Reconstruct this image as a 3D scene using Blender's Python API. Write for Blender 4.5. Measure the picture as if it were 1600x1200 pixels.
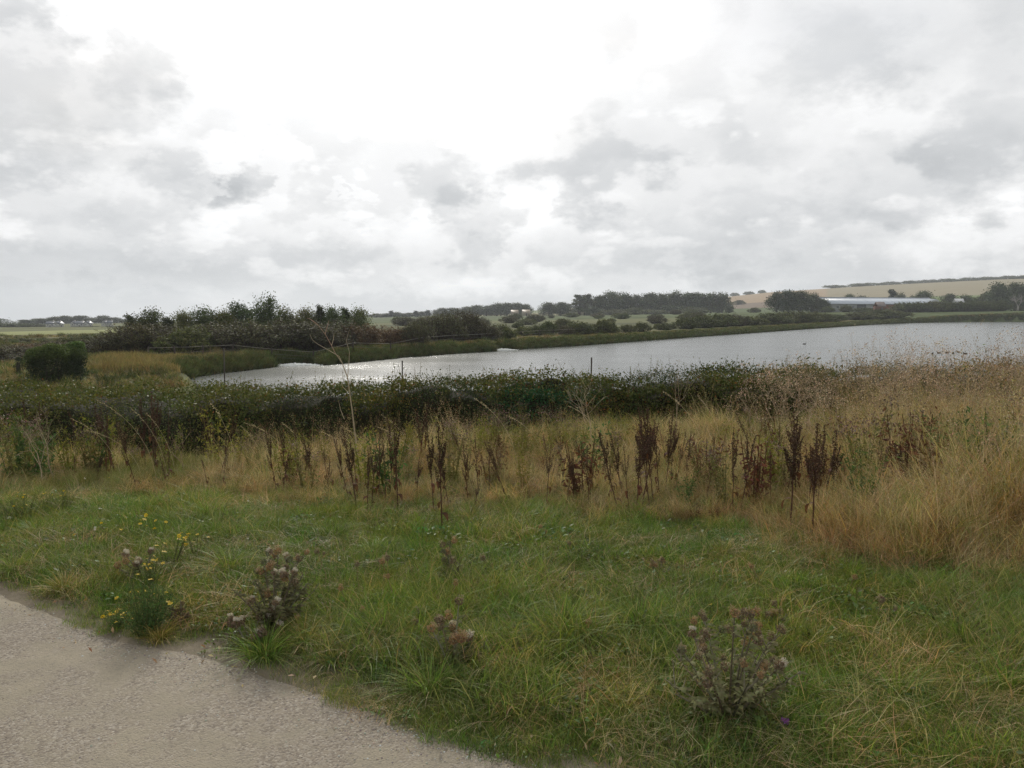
import bpy, math, random
import numpy as np

for o in list(bpy.data.objects): bpy.data.objects.remove(o)
SC = bpy.context.scene
COL = SC.collection
R = math.radians
rng = np.random.default_rng(11)
random.seed(11)

# ---------------------------------------------------------------- camera, sky, sun, exposure
PITCH, FPX, EYE = R(5.2), 1250.0, 1.6
cam_d = bpy.data.cameras.new('camera'); cam = bpy.data.objects.new('camera', cam_d); COL.objects.link(cam)
cam.location = (0, 0, EYE); cam.rotation_euler = (R(90) - PITCH, 0, 0)
cam_d.sensor_width = 36.0; cam_d.lens = 36.0 * FPX / 1600.0
cam_d.clip_start = 0.05; cam_d.clip_end = 20000
SC.camera = cam

SUN_AZ, SUN_EL = R(-10), R(29)
EXPOSURE = 0.0
SC.view_settings.view_transform = 'Standard'; SC.view_settings.look = 'None'
SC.view_settings.exposure = EXPOSURE; SC.view_settings.gamma = 1.0; SC.view_settings.use_curve_mapping = False
SC.render.engine = 'CYCLES'
SC.cycles.max_bounces = 6; SC.cycles.diffuse_bounces = 3; SC.cycles.glossy_bounces = 2
SC.cycles.transmission_bounces = 3; SC.cycles.volume_bounces = 0; SC.cycles.transparent_max_bounces = 4
SC.cycles.caustics_reflective = False; SC.cycles.caustics_refractive = False
SC.cycles.use_denoising = True; SC.cycles.denoiser = 'OPENIMAGEDENOISE'
SC.cycles.denoising_input_passes = 'RGB_ALBEDO_NORMAL'; SC.cycles.denoising_prefilter = 'NONE'
SC.cycles.use_adaptive_sampling = False

def px_dir(px, py):
    """direction of the photograph's pixel (1600 x 1200) in the world"""
    u, v = (px - 800) / FPX, (600 - py) / FPX
    c, s = math.cos(PITCH), math.sin(PITCH)
    return np.array([u, c + v * s, -s + v * c])

class NT:
    """short hand for node trees"""
    def __init__(self, nt): self.nt = nt; nt.nodes.clear()
    def n(self, typ, ins=None, **props):
        nd = self.nt.nodes.new(typ)
        for k, v in props.items(): setattr(nd, k, v)
        for k, v in (ins or {}).items(): self.put(nd.inputs[k], v)
        return nd
    def put(self, sock, v):
        if isinstance(v, bpy.types.NodeSocket): self.nt.links.new(v, sock)
        elif isinstance(v, bpy.types.Node): self.nt.links.new(v.outputs[0], sock)
        else:
            try: sock.default_value = v
            except Exception: sock.default_value = (*v, 1.0)
    def m(self, op, a, b=0.0, c=0.0, clamp=False):
        return self.n('ShaderNodeMath', {0: a, 1: b, 2: c}, operation=op, use_clamp=clamp).outputs[0]
    def ss(self, x, a, b):
        return self.n('ShaderNodeMapRange', {0: x, 1: a, 2: b, 3: 0.0, 4: 1.0}, interpolation_type='SMOOTHSTEP').outputs[0]
    def mix(self, f, a, b, blend='MIX'):
        nd = self.n('ShaderNodeMix', data_type='RGBA', blend_type=blend)
        self.put(nd.inputs[0], f); self.put(nd.inputs[6], a); self.put(nd.inputs[7], b)
        return nd.outputs[2]
    def noise(self, vec, scale, detail=4, rough=0.55, out=0, dist=0.0):
        return self.n('ShaderNodeTexNoise', {'Vector': vec, 'Scale': scale, 'Detail': detail, 'Roughness': rough, 'Distortion': dist}).outputs[out]

W = bpy.data.worlds.new('World'); SC.world = W; W.use_nodes = True
W.cycles.sampling_method = 'MANUAL'; W.cycles.sample_map_resolution = 512
t = NT(W.node_tree)
tc = t.n('ShaderNodeTexCoord').outputs['Generated']
sep = t.n('ShaderNodeSeparateXYZ', {0: tc}); X, Y, Z = sep.outputs
el = t.m('ARCSINE', Z); az = t.m('ARCTAN2', X, Y)
zc = t.m('MAXIMUM', Z, 0.0)
q = t.n('ShaderNodeCombineXYZ', {0: t.m('DIVIDE', X, t.m('ADD', zc, 0.16)), 1: t.m('DIVIDE', Y, t.m('ADD', zc, 0.16)), 2: 3.7}).outputs[0]
sph = t.n('ShaderNodeCombineXYZ', {0: az, 1: t.m('MULTIPLY', el, 1.55), 2: 1.3}).outputs[0]
deck = t.noise(q, 0.9, 7, 0.52)
deck2 = t.noise(q, 0.33, 4, 0.5)
bil = t.noise(sph, 7.5, 9, 0.60)                       # billows
bil2 = t.noise(sph, 3.1, 7, 0.58)
v1 = t.n('ShaderNodeTexVoronoi', {'Vector': t.n('ShaderNodeVectorMath', {0: sph, 1: t.n('ShaderNodeVectorMath', {0: t.noise(sph, 14.0, 4, 0.6, out=1), 1: (.05, .05, .05)}, operation='MULTIPLY').outputs[0]}, operation='ADD').outputs[0], 'Scale': 15.0, 'Smoothness': 0.35}, feature='SMOOTH_F1').outputs['Distance']
v2 = t.n('ShaderNodeTexVoronoi', {'Vector': sph, 'Scale': 38.0, 'Smoothness': 0.35, 'Detail': 2.0}, feature='SMOOTH_F1').outputs['Distance']
puff = t.m('SUBTRACT', 0.42, t.m('ADD', t.m('MULTIPLY', v1, 0.62), t.m('MULTIPLY', v2, 0.38)))      # about -0.3 .. 0.3, domed
puff = t.m('ADD', puff, t.m('MULTIPLY', t.m('SUBTRACT', bil, 0.5), 0.5))
wob = t.n('ShaderNodeSeparateXYZ', {0: t.noise(sph, 9.0, 6, 0.62, out=1)})
waz = t.m('ADD', az, t.m('MULTIPLY', t.m('SUBTRACT', wob.outputs[0], 0.5), 0.22))
wel = t.m('ADD', el, t.m('MULTIPLY', t.m('SUBTRACT', wob.outputs[1], 0.5), 0.16))
sd = (math.sin(SUN_AZ) * math.cos(SUN_EL), math.cos(SUN_AZ) * math.cos(SUN_EL), math.sin(SUN_EL))
dot = t.n('ShaderNodeVectorMath', {0: tc, 1: sd}, operation='DOT_PRODUCT').outputs['Value']
ang = t.m('ARCCOSINE', t.m('MINIMUM', dot, 0.99999))
def gauss(x, s): return t.m('EXPONENT', t.m('MULTIPLY', t.m('POWER', t.m('DIVIDE', x, s), 2.0), -1.0))
B = t.m('ADD', 0.755, t.m('MULTIPLY', t.m('SUBTRACT', deck, 0.5), 0.26))
B = t.m('ADD', B, t.m('MULTIPLY', t.m('SUBTRACT', bil2, 0.5), 0.22))
B = t.m('ADD', B, t.m('MULTIPLY', t.m('SUBTRACT', bil, 0.5), 0.20))
low = t.n('ShaderNodeCombineXYZ', {0: az, 1: t.m('MULTIPLY', el, 3.2), 2: 7.1}).outputs[0]
band = t.m('MULTIPLY', t.ss(el, 0.0, 0.05), t.m('SUBTRACT', 1.0, t.ss(el, 0.16, 0.30)))
B = t.m('ADD', B, t.m('MULTIPLY', t.m('MULTIPLY', t.m('SUBTRACT', t.ss(t.m('ADD', t.noise(low, 6.0, 6, 0.55), t.m('MULTIPLY', puff, 0.5)), 0.40, 0.60), 0.5), band), 0.24))
B = t.m('ADD', B, t.m('MULTIPLY', gauss(ang, 0.265), 0.62))
B = t.m('ADD', B, t.m('MULTIPLY', gauss(ang, 0.55), 0.16))
# the cumulus heaps that stand out of the deck: direction, half widths (radians), how grey
heaps = [(40, 120, .17, .095, .34), (30, 15, .05, .03, .40), (205, 100, .05, .06, .25), (325, 285, .080, .038, .34), (403, 282, .030, .038, .34),
         (705, 280, .095, .070, .36), (925, 270, .095, .072, .34), (745, 345, .065, .06, .26), (1310, 90, .09, .07, .20), (960, 40, .08, .04, .12),
         (1480, 280, .16, .06, .20), (1180, 350, .2, .05, .20), (230, 340, .15, .03, .22), (1560, 230, .09, .08, .16), (900, 400, .32, .035, .18), (350, 400, .25, .03, .10), (1350, 415, .32, .03, .18),
         (760, 145, .02, .008, .22), (550, 310, .015, .008, .2)]
for hx, hy, sa, se, k in heaps:
    d = px_dir(hx, hy); d = d / np.linalg.norm(d)
    a0, e0 = math.atan2(d[0], d[1]), math.asin(d[2])
    g = t.m('MULTIPLY', gauss(t.m('SUBTRACT', waz, a0), sa), gauss(t.m('SUBTRACT', wel, e0), se))
    big_ = sa > 0.12 or hy < 150
    msk = t.ss(t.m('ADD', g, t.m('MULTIPLY', puff, 0.55 if big_ else 0.80)), 0.10 if big_ else 0.20, 0.85 if big_ else 0.64)
    msk = t.m('MULTIPLY', msk, t.m('SUBTRACT', 1.0, t.m('MULTIPLY', t.ss(t.m('SUBTRACT', el, e0), -0.2 * se, 1.1 * se), 0.45)))
    rim = t.m('MULTIPLY', t.ss(g, 0.02, 0.18), t.m('SUBTRACT', 1.0, msk))
    B = t.m('ADD', B, t.m('MULTIPLY', rim, 0.09))
    B = t.m('MULTIPLY', B, t.m('SUBTRACT', 1.0, t.m('MULTIPLY', msk, k * 0.50)))
B = t.m('MULTIPLY', B, t.m('ADD', 0.86, t.m('MULTIPLY', t.ss(el, -0.02, 0.22), 0.14)))   # thicker air low down
B = t.m('MAXIMUM', B, 0.30)
cool = t.mix(t.ss(B, 0.40, 0.95), (0.95, 0.99, 1.03), (0.995, 1.0, 1.005))
cl = t.n('ShaderNodeVectorMath', {0: cool, 1: t.n('ShaderNodeCombineXYZ', {0: B, 1: B, 2: B})}, operation='MULTIPLY').outputs[0]
cl10 = t.n('ShaderNodeVectorMath', {0: cl, 1: (10.0, 10.0, 10.0)}, operation='MULTIPLY').outputs[0]
sky = t.n('ShaderNodeTexSky', sky_type='NISHITA', sun_disc=False, sun_elevation=SUN_EL, sun_rotation=SUN_AZ, dust_density=2.0)
thin = t.m('MULTIPLY', t.ss(t.m('ADD', deck2, t.m('MULTIPLY', deck, 0.35)), 0.58, 0.42), t.m('MULTIPLY', t.ss(el, 0.10, 0.25), 0.30))
full = t.mix(thin, cl10, sky.outputs[0])
bg = t.n('ShaderNodeBackground', {'Color': full, 'Strength': 0.1})
t.n('ShaderNodeOutputWorld', {'Surface': bg.outputs[0]})

sun_d = bpy.data.lights.new('sun', 'SUN'); sun = bpy.data.objects.new('sun', sun_d); COL.objects.link(sun)
sun_d.energy = 2.5; sun_d.angle = R(6); sun_d.color = (1.0, 0.95, 0.86)
sun.rotation_euler = (R(90) - SUN_EL, 0, math.pi - SUN_AZ)
sun.location = (0, 0, 60)

# ---------------------------------------------------------------- helpers
def smooth(x, a, b):
    u = np.clip((np.asarray(x, float) - a) / (b - a), 0, 1); return u * u * (3 - 2 * u)
def vnoise(x, y, seed=0):
    """lattice value noise, 0..1"""
    x = np.asarray(x, float); y = np.asarray(y, float)
    xi = np.floor(x).astype(np.int64); yi = np.floor(y).astype(np.int64); fx = x - xi; fy = y - yi
    fx = fx * fx * (3 - 2 * fx); fy = fy * fy * (3 - 2 * fy)
    def h(a, b):
        n = (a * 374761393 + b * 668265263 + seed * 1442695041) & 0x7fffffff
        n = ((n ^ (n >> 13)) * 1274126177) & 0x7fffffff
        return ((n ^ (n >> 16)) & 0xffff) / 65535.0
    return (h(xi, yi) * (1 - fx) + h(xi + 1, yi) * fx) * (1 - fy) + (h(xi, yi + 1) * (1 - fx) + h(xi + 1, yi + 1) * fx) * fy
def fbm(x, y, seed=0, o=3):
    s = 0; a = 0.5; tot = 0
    for i in range(o):
        s = s + a * vnoise(x * 2 ** i, y * 2 ** i, seed + 17 * i); tot += a; a *= 0.5
    return s / tot

class MB:
    """collects triangles and quads with one colour per vertex; build() links them as ONE mesh object"""
    def __init__(self): self.v = []; self.c = []; self.t = []; self.q = []; self.n = 0
    def add(self, v, tris=None, quads=None, col=(.5, .5, .5)):
        v = np.asarray(v, float).reshape(-1, 3); k = len(v)
        c = np.asarray(col, float); c = np.broadcast_to(c, (k, 3)) if c.ndim == 1 else c.reshape(-1, 3)
        self.v.append(v); self.c.append(c)
        if tris is not None and len(tris): self.t.append(np.asarray(tris, np.int64).reshape(-1, 3) + self.n)
        if quads is not None and len(quads): self.q.append(np.asarray(quads, np.int64).reshape(-1, 4) + self.n)
        self.n += k
    def mesh(self, name, mat, smooth_shade=False):
        me = bpy.data.meshes.new(name)
        v = np.concatenate(self.v); c = np.concatenate(self.c)
        T = np.concatenate(self.t) if self.t else np.zeros((0, 3), np.int64)
        Q = np.concatenate(self.q) if self.q else np.zeros((0, 4), np.int64)
        me.vertices.add(len(v)); me.vertices.foreach_set('co', v.ravel())
        me.loops.add(T.size + Q.size); me.loops.foreach_set('vertex_index', np.concatenate([T.ravel(), Q.ravel()]))
        me.polygons.add(len(T) + len(Q))
        me.polygons.foreach_set('loop_start', np.concatenate([np.arange(len(T)) * 3, T.size + np.arange(len(Q)) * 4]))
        if smooth_shade: me.polygons.foreach_set('use_smooth', np.ones(len(T) + len(Q), bool))
        a = me.attributes.new('col', 'FLOAT_COLOR', 'POINT')
        a.data.foreach_set('color', np.concatenate([c, np.ones((len(c), 1))], 1).ravel())
        me.materials.append(mat); me.update(calc_edges=True)
        return me
    def build(self, name, mat, parent=None, smooth_shade=False):
        o = bpy.data.objects.new(name, self.mesh(name, mat, smooth_shade)); COL.objects.link(o)
        if parent: o.parent = parent
        return o

def obj_of(name, me, parent=None):
    o = bpy.data.objects.new(name, me); COL.objects.link(o)
    if parent: o.parent = parent
    return o
def tag(o, label=None, cat=None, group=None, kind=None):
    if label: o['label'] = label
    if cat: o['category'] = cat
    if group: o['group'] = group
    if kind: o['kind'] = kind
    return o
def empty(name, loc=(0, 0, 0), rz=0.0, sc=1.0):
    o = bpy.data.objects.new(name, None); COL.objects.link(o); o.location = loc; o.rotation_euler = (0, 0, rz)
    o.scale = (sc,) * 3 if np.isscalar(sc) else sc
    o.empty_display_size = 0.1
    return o
def copy_tree(o, parent=None):
    c = o.copy(); COL.objects.link(c); c.parent = parent
    for ch in o.children: copy_tree(ch, c)
    return c
ORD = ('first second third fourth fifth sixth seventh eighth ninth tenth eleventh twelfth thirteenth fourteenth fifteenth sixteenth '
       'seventeenth eighteenth nineteenth twentieth').split()
def series(items, fmt):
    """items: (px, object, words); every object gets a label that names its place in its row"""
    items = sorted(items, key=lambda a: a[0])
    for i, (px, o, w) in enumerate(items):
        if len(items) == 1: pos = 'the only one'
        elif i == 0: pos = 'leftmost'
        elif i == len(items) - 1: pos = 'rightmost'
        else: pos = ORD[i] + ' from the left'
        o['label'] = fmt.format(w=w, pos=pos)

def tube(mb, pts, rad, sides=5, col=(.5, .5, .5), cap=True):
    pts = np.asarray(pts, float); n = len(pts); rad = np.broadcast_to(np.asarray(rad, float), (n,))
    tan = np.gradient(pts, axis=0); tan /= np.linalg.norm(tan, axis=1)[:, None] + 1e-9
    ref = np.array([0.31, 0.95, 0.12]) if abs(tan[0][2]) > 0.7 else np.array([0, 0, 1.0])
    a = np.cross(tan, ref); a /= np.linalg.norm(a, axis=1)[:, None] + 1e-9; b = np.cross(tan, a)
    th = np.arange(sides) * 2 * math.pi / sides
    v = pts[:, None, :] + rad[:, None, None] * (np.cos(th)[None, :, None] * a[:, None, :] + np.sin(th)[None, :, None] * b[:, None, :])
    i = np.arange(n - 1)[:, None] * sides; j = np.arange(sides)[None, :]; k = (j + 1) % sides
    qd = np.stack([i + j, i + k, i + sides + k, i + sides + j], -1).reshape(-1, 4)
    tr = [[0, s + 1, s] for s in range(1, sides - 1)] + [[(n - 1) * sides, (n - 1) * sides + s, (n - 1) * sides + s + 1] for s in range(1, sides - 1)] if cap else None
    mb.add(v.reshape(-1, 3), tr, qd, col)
def box(mb, c, s, rz=0.0, col=(.5, .5, .5)):
    x, y, z = np.array(s) / 2.0
    v = np.array([[sx * x, sy * y, sz * z] for sz in (-1, 1) for sy in (-1, 1) for sx in (-1, 1)])
    ca, sa = math.cos(rz), math.sin(rz); v = np.stack([v[:, 0] * ca - v[:, 1] * sa, v[:, 0] * sa + v[:, 1] * ca, v[:, 2]], 1)
    mb.add(v + np.array(c), None, [[0, 2, 3, 1], [4, 5, 7, 6], [0, 1, 5, 4], [2, 6, 7, 3], [0, 4, 6, 2], [1, 3, 7, 5]], col)
def blades(mb, base, h, w, az, lean, col, g=None, droop=0.35, tips=None):
    """grass blades: base (n,3), height, width, lean direction, lean 0..1"""
    g = g or rng
    base = np.asarray(base, float); n = len(base)
    h, w, az, lean = [np.broadcast_to(np.asarray(a, float), (n,)) for a in (h, w, az, lean)]
    col = np.broadcast_to(np.asarray(col, float), (n, 3))
    tt = np.array([0, .35, .7, 1.0])
    hz = h[:, None] * tt * (1 - droop * lean[:, None] * tt)
    ho = h[:, None] * lean[:, None] * tt ** 1.8
    p = base[:, None, :] + np.stack([np.cos(az)[:, None] * ho, np.sin(az)[:, None] * ho, hz], -1)
    ph = g.uniform(0, math.pi, n); sd = np.stack([np.cos(ph), np.sin(ph), np.zeros(n)], 1)
    wt = np.array([1.0, .85, .55])
    L = p[:, :3] - 0.5 * sd[:, None, :] * (w[:, None, None] * wt[None, :, None]); Rr = p[:, :3] + 0.5 * sd[:, None, :] * (w[:, None, None] * wt[None, :, None])
    v = np.concatenate([L, Rr, p[:, 3:]], 1)          # 0..2 left, 3..5 right, 6 tip
    f = np.array([[0, 3, 4], [0, 4, 1], [1, 4, 5], [1, 5, 2], [2, 5, 6]])
    T = (np.arange(n)[:, None, None] * 7 + f[None]).reshape(-1, 3)
    C = np.repeat(col[:, None, :], 7, 1)
    if tips is not None: C[:, [2, 5, 6]] = np.asarray(tips)
    mb.add(v.reshape(-1, 3), T, None, C.reshape(-1, 3))
    return p[:, 3]
def leaves(mb, cen, size, col, nrm=None, nw=0.0, asp=0.5, g=None, hang=0.0):
    """leaf-sized folded lozenges"""
    g = g or rng
    cen = np.asarray(cen, float); n = len(cen); size = np.broadcast_to(np.asarray(size, float), (n,))
    d = g.normal(size=(n, 3)); d[:, 2] -= hang
    d /= np.linalg.norm(d, axis=1)[:, None]
    m = g.normal(size=(n, 3))
    m /= np.linalg.norm(m, axis=1)[:, None]
    if nrm is not None: m = m * (1 - nw) + np.asarray(nrm) * nw
    s = np.cross(d, m); s /= np.linalg.norm(s, axis=1)[:, None] + 1e-9
    m2 = np.cross(s, d)
    a = size[:, None]
    v = np.stack([cen - d * a * .5, cen - s * a * asp * .5 + m2 * a * .08, cen + d * a * .5, cen + s * a * asp * .5 + m2 * a * .08], 1)
    T = (np.arange(n)[:, None, None] * 4 + np.array([[0, 1, 2], [0, 2, 3]])[None]).reshape(-1, 3)
    col = np.broadcast_to(np.asarray(col, float), (n, 3))
    mb.add(v.reshape(-1, 3), T, None, np.repeat(col, 4, 0))
def jit(col, n, a=0.2, g=None):
    g = g or rng
    return np.clip(np.asarray(col, float)[None] * (1 + a * g.normal(size=(n, 1))) * (1 + 0.35 * a * g.normal(size=(n, 3))), 0.004, 0.9)

def leafmat(name, transl=0.35, rough=0.55, tint=None, tint2=None, nscale=0.6, spec=0.25, objvar=0.15, amt=0.5):
    """a leaf surface: own colour from the mesh, patches of another hue in the world, some light through the blade"""
    m = bpy.data.materials.new(name); m.use_nodes = True; t = NT(m.node_tree)
    c = t.n('ShaderNodeAttribute', attribute_name='col').outputs[0]
    pos = t.n('ShaderNodeNewGeometry').outputs['Position']
    if tint is not None:
        c = t.mix(t.m('MULTIPLY', t.ss(t.noise(pos, nscale, 3), 0.42, 0.62), amt), c, t.mix(1.0, c, tint, 'MULTIPLY'))
    if tint2 is not None:
        c = t.mix(t.m('MULTIPLY', t.ss(t.noise(pos, nscale * 2.7, 3), 0.50, 0.66), amt), c, t.mix(1.0, c, tint2, 'MULTIPLY'))
    if objvar:
        rd = t.n('ShaderNodeObjectInfo').outputs['Random']
        c = t.n('ShaderNodeHueSaturation', {'Hue': t.m('ADD', 0.5 - 0.02, t.m('MULTIPLY', rd, 0.04)), 'Saturation': 1.0,
                'Value': t.m('ADD', 1 - objvar, t.m('MULTIPLY', t.m('FRACT', t.m('MULTIPLY', rd, 7.31)), 2 * objvar)), 'Color': c}).outputs[0]
    p = t.n('ShaderNodeBsdfPrincipled', {'Base Color': c, 'Roughness': rough, 'Specular IOR Level': spec})
    out = p.outputs[0]
    if transl:
        tr = t.n('ShaderNodeBsdfTranslucent', {'Color': t.mix(1.0, c, (1.15, 1.15, 0.75), 'MULTIPLY')})
        mx = t.n('ShaderNodeMixShader', {0: transl, 1: out, 2: tr.outputs[0]}); out = mx.outputs[0]
    t.n('ShaderNodeOutputMaterial', {'Surface': out})
    return m
def plainmat(name, rough=0.7, spec=0.3, nscale=8.0, var=0.25, metal=0.0, bump=0.0, objvar=0.0):
    m = bpy.data.materials.new(name); m.use_nodes = True; t = NT(m.node_tree)
    c = t.n('ShaderNodeAttribute', attribute_name='col').outputs[0]
    pos = t.n('ShaderNodeNewGeometry').outputs['Position']
    nz = t.noise(pos, nscale, 5, 0.6)
    k = t.m('ADD', 1 - var, t.m('MULTIPLY', nz, 2 * var))
    c = t.n('ShaderNodeVectorMath', {0: c, 1: t.n('ShaderNodeCombineXYZ', {0: k, 1: k, 2: k})}, operation='MULTIPLY').outputs[0]
    if objvar:
        rd = t.n('ShaderNodeObjectInfo').outputs['Random']
        c = t.n('ShaderNodeHueSaturation', {'Hue': t.m('ADD', 0.49, t.m('MULTIPLY', rd, 0.03)), 'Saturation': 1.0, 'Value': t.m('ADD', 1 - objvar * .5, t.m('MULTIPLY', t.m('FRACT', t.m('MULTIPLY', rd, 5.7)), 2 * objvar)), 'Color': c}).outputs[0]
    ins = {'Base Color': c, 'Roughness': rough, 'Specular IOR Level': spec, 'Metallic': metal}
    if bump: ins['Normal'] = t.n('ShaderNodeBump', {'Height': nz, 'Strength': bump, 'Distance': 0.02}).outputs[0]
    p = t.n('ShaderNodeBsdfPrincipled', ins); t.n('ShaderNodeOutputMaterial', {'Surface': p.outputs[0]})
    return m

M_grass = leafmat('lawn_blades', 0.35, 0.5, (1.22, 1.08, 0.85), (0.72, 0.95, 0.72), 0.9, 0.14, 0.14, 0.8)
M_dry = leafmat('dry_blades', 0.30, 0.6, (0.78, 0.68, 0.58), (0.55, 0.80, 0.45), 1.5, 0.2, 0.28, 0.9)
M_hedge = leafmat('hedge_leaves', 0.25, 0.5, (1.35, 1.12, 0.85), (0.70, 0.85, 0.78), 0.7, 0.08, 0.0, 0.8)
M_crown = leafmat('crown_leaves', 0.22, 0.6, (1.2, 1.05, 0.8), (0.8, 0.85, 0.85), 0.22, 0.15, 0.18, 0.5)
M_weed = leafmat('weed_leaves', 0.30, 0.7, None, None, 1, 0.06, 0.12)
M_stem = plainmat('dry_stem', 0.75, 0.2, 30, 0.2)
M_bark = plainmat('bark', 0.9, 0.1, 3.0, 0.3)
M_bits = plainmat('seed_bits', 0.85, 0.1, 60, 0.25, objvar=.45)
M_petal = leafmat('petals', 0.25, 0.6, None, None, 1, 0.2, 0.0)
M_wood = plainmat('weathered_wood', 0.85, 0.15, 6, 0.3)
M_metal = plainmat('galvanised_metal', 0.45, 0.5, 4, 0.15, 0.3)
M_wall = plainmat('painted_wall', 0.8, 0.2, 0.5, 0.12)
M_roof = plainmat('roof_sheet', 0.5, 0.4, 0.15, 0.18)
M_glass = plainmat('window_glass', 0.15, 0.5, 1, 0.05)
M_bird = plainmat('feathers', 0.7, 0.2, 20, 0.2)

# ---------------------------------------------------------------- the lie of the land
def level_pt(px, py, z):
    d = px_dir(px, py); k = (z - EYE) / d[2]; return np.array([d[0] * k, d[1] * k])
edge_px = [(-400, 785), (-150, 865), (0, 922), (60, 945), (110, 962), (200, 998), (300, 1016), (400, 1042), (500, 1074), (570, 1099), (640, 1122), (720, 1149), (800, 1175), (880, 1199), (1000, 1238), (1200, 1305)]
edge = np.array([level_pt(a, b, 0.0) for a, b in edge_px])
def path_d(x, y):
    """how far a point lies to the grass side of the path's edge (metres, negative on the path)"""
    x = np.asarray(x, float); y = np.asarray(y, float)
    ye = np.interp(x, edge[:, 0], edge[:, 1])
    lo = x < edge[0, 0]; hi = x > edge[-1, 0]
    s0 = (edge[2, 1] - edge[0, 1]) / (edge[2, 0] - edge[0, 0]); s1 = (edge[-1, 1] - edge[-4, 1]) / (edge[-1, 0] - edge[-4, 0])
    ye = np.where(lo, edge[0, 1] + s0 * (x - edge[0, 0]), ye); ye = np.where(hi, edge[-1, 1] + s1 * (x - edge[-1, 0]), ye)
    return (y - ye) * 0.82
WATER = -3.2
far_px = [(296, 592), (312, 588), (345, 583), (400, 577), (435, 573), (455, 569), (490, 567), (500, 571), (560, 566), (640, 558), (700, 553.5), (775, 549), (784, 546), (800, 546.5), (815, 545.5), (900, 540.5), (1000, 533), (1100, 525.5), (1200, 518.5), (1300, 511.5), (1370, 507), (1420, 504.8), (1500, 503.2), (1600, 502.6), (1720, 502.4)]
shore_far = np.array([level_pt(a, b, WATER) for a, b in far_px])
shore_near = np.array([(420, 300), (300, 190), (160, 75), (90, 47), (50, 39), (22, 37), (4, 38), (-10, 44), (-19, 52)])
pond = np.concatenate([shore_far, shore_near])
def pond_d(x, y):
    """signed distance to the pond's edge, negative in the water"""
    x = np.asarray(x, float); y = np.asarray(y, float); sh = x.shape; x = x.ravel(); y = y.ravel()
    best = np.full(x.shape, 1e9); ins = np.zeros(x.shape, bool)
    for (ax, ay), (bx, by) in zip(pond, np.roll(pond, -1, 0)):
        dx, dy = bx - ax, by - ay; L = dx * dx + dy * dy + 1e-12
        u = np.clip(((x - ax) * dx + (y - ay) * dy) / L, 0, 1)
        best = np.minimum(best, np.hypot(x - ax - u * dx, y - ay - u * dy))
        if abs(dy) > 1e-12:
            c = ((ay > y) != (by > y)) & (x < dx * (y - ay) / dy + ax); ins ^= c
    return np.where(ins, -best, best).reshape(sh)
def ground(x, y):
    x = np.asarray(x, float); y = np.asarray(y, float)
    r = np.hypot(x, y); a = np.arctan2(x, y); pxx = 800 + FPX * np.tan(np.clip(a, -R(48), R(48)))
    front = smooth(np.cos(a), 0.0, 0.5)
    side = smooth(x, -4.5, 2.5)
    z = -(0.085 * (1 - side) + 0.015 * side) * np.clip(y - 5.0, 0, 5.5)
    z = z - (1.15 + 0.35 * side) * smooth(y, 9.6 + 1.2 * side, 16.5) - 0.72 * smooth(y, 17, 30)
    z = z + 0.05 * (fbm(x * .9, y * .9, 3) - .5) * smooth(path_d(x, y), 0, 0.5) + 0.02 * smooth(path_d(x, y), 0.05, .35)
    F = np.interp(pxx, [0, 300, 600, 900, 1200, 1600], [-7.6, -6.4, -3.6, -1.4, 1.0, 1.7])
    s0 = np.interp(pxx, [0, 700, 1000, 1200, 1400, 1600], [90, 110, 165, 215, 330, 385])
    k = np.clip((r - s0) / (470 - s0), 0, 1); k = k * k * (3 - 2 * k)
    zf = -2.3 * (1 - k) + F * k
    cpy = np.interp(pxx, [0, 300, 700, 850, 1000, 1140, 1200, 1330, 1450, 1560, 1600, 1800], [511, 501, 490, 484, 476, 464, 458, 449.5, 443.5, 438.5, 437.5, 437])
    zc = EYE + (486 - cpy) / FPX * 1500 * np.maximum(np.cos(a), .68)
    h = smooth(r, 560, 1500); zf = zf * (1 - h) + zc * h
    zf = zf - 0.02 * np.clip(r - 1560, 0, 1e5) + np.where(r > 100, 0.35 * (fbm(x / 28, y / 28, 5) - .5), 0)
    near = 1 - smooth(r, 30, 60)
    z = z * near + (zf * front + -2.0 * (1 - front)) * (1 - near)
    d = pond_d(x, y)
    lowk = smooth(pxx, 285, 310) * (y > 20) * (y < 60) * (1 - smooth(d, 12, 20)); z = np.where(lowk > 0, np.minimum(z, z * (1 - lowk) + (-3.12 + 0.045 * d) * lowk), z)
    bank = WATER - 0.25 + (z - WATER + 0.25) * smooth(d, -0.4, 2.6)
    return np.where(d < -0.4, np.maximum(WATER - 0.25 + (d + 0.4) * 0.35, WATER - 2.0), bank)
def gz(x, y): return float(ground(np.array([x]), np.array([y]))[0])
def at(px, D):
    """point on the ground at depth D below or above this picture column"""
    z = 0.0
    for _ in range(3):
        x = (px - 800) / FPX * (D * math.cos(PITCH) + (EYE - z) * math.sin(PITCH)); z = gz(x, D)
    return np.array([x, D, z])
def hit(px, py):
    """where the sight line of a pixel meets the ground"""
    d = px_dir(px, py); k = np.concatenate([np.linspace(1.5, 40, 1500), np.geomspace(40, 3000, 1500)])
    p = np.array([0, 0, EYE]) + k[:, None] * d[None]; g = ground(p[:, 0], p[:, 1])
    i = int(np.argmax(p[:, 2] < g)); return np.array([p[i, 0], p[i, 1], g[i]])
def height_for(py_top, D):
    return EYE - D * math.tan(PITCH + math.atan((py_top - 600) / FPX))      # z at depth D of this picture row
def proj(p):
    x, y, z = p[0], p[1], p[2] - EYE; c, s = math.cos(PITCH), math.sin(PITCH)
    f = y * c - z * s; u = y * s + z * c
    return 800 + FPX * x / f, 600 - FPX * u / f

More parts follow.
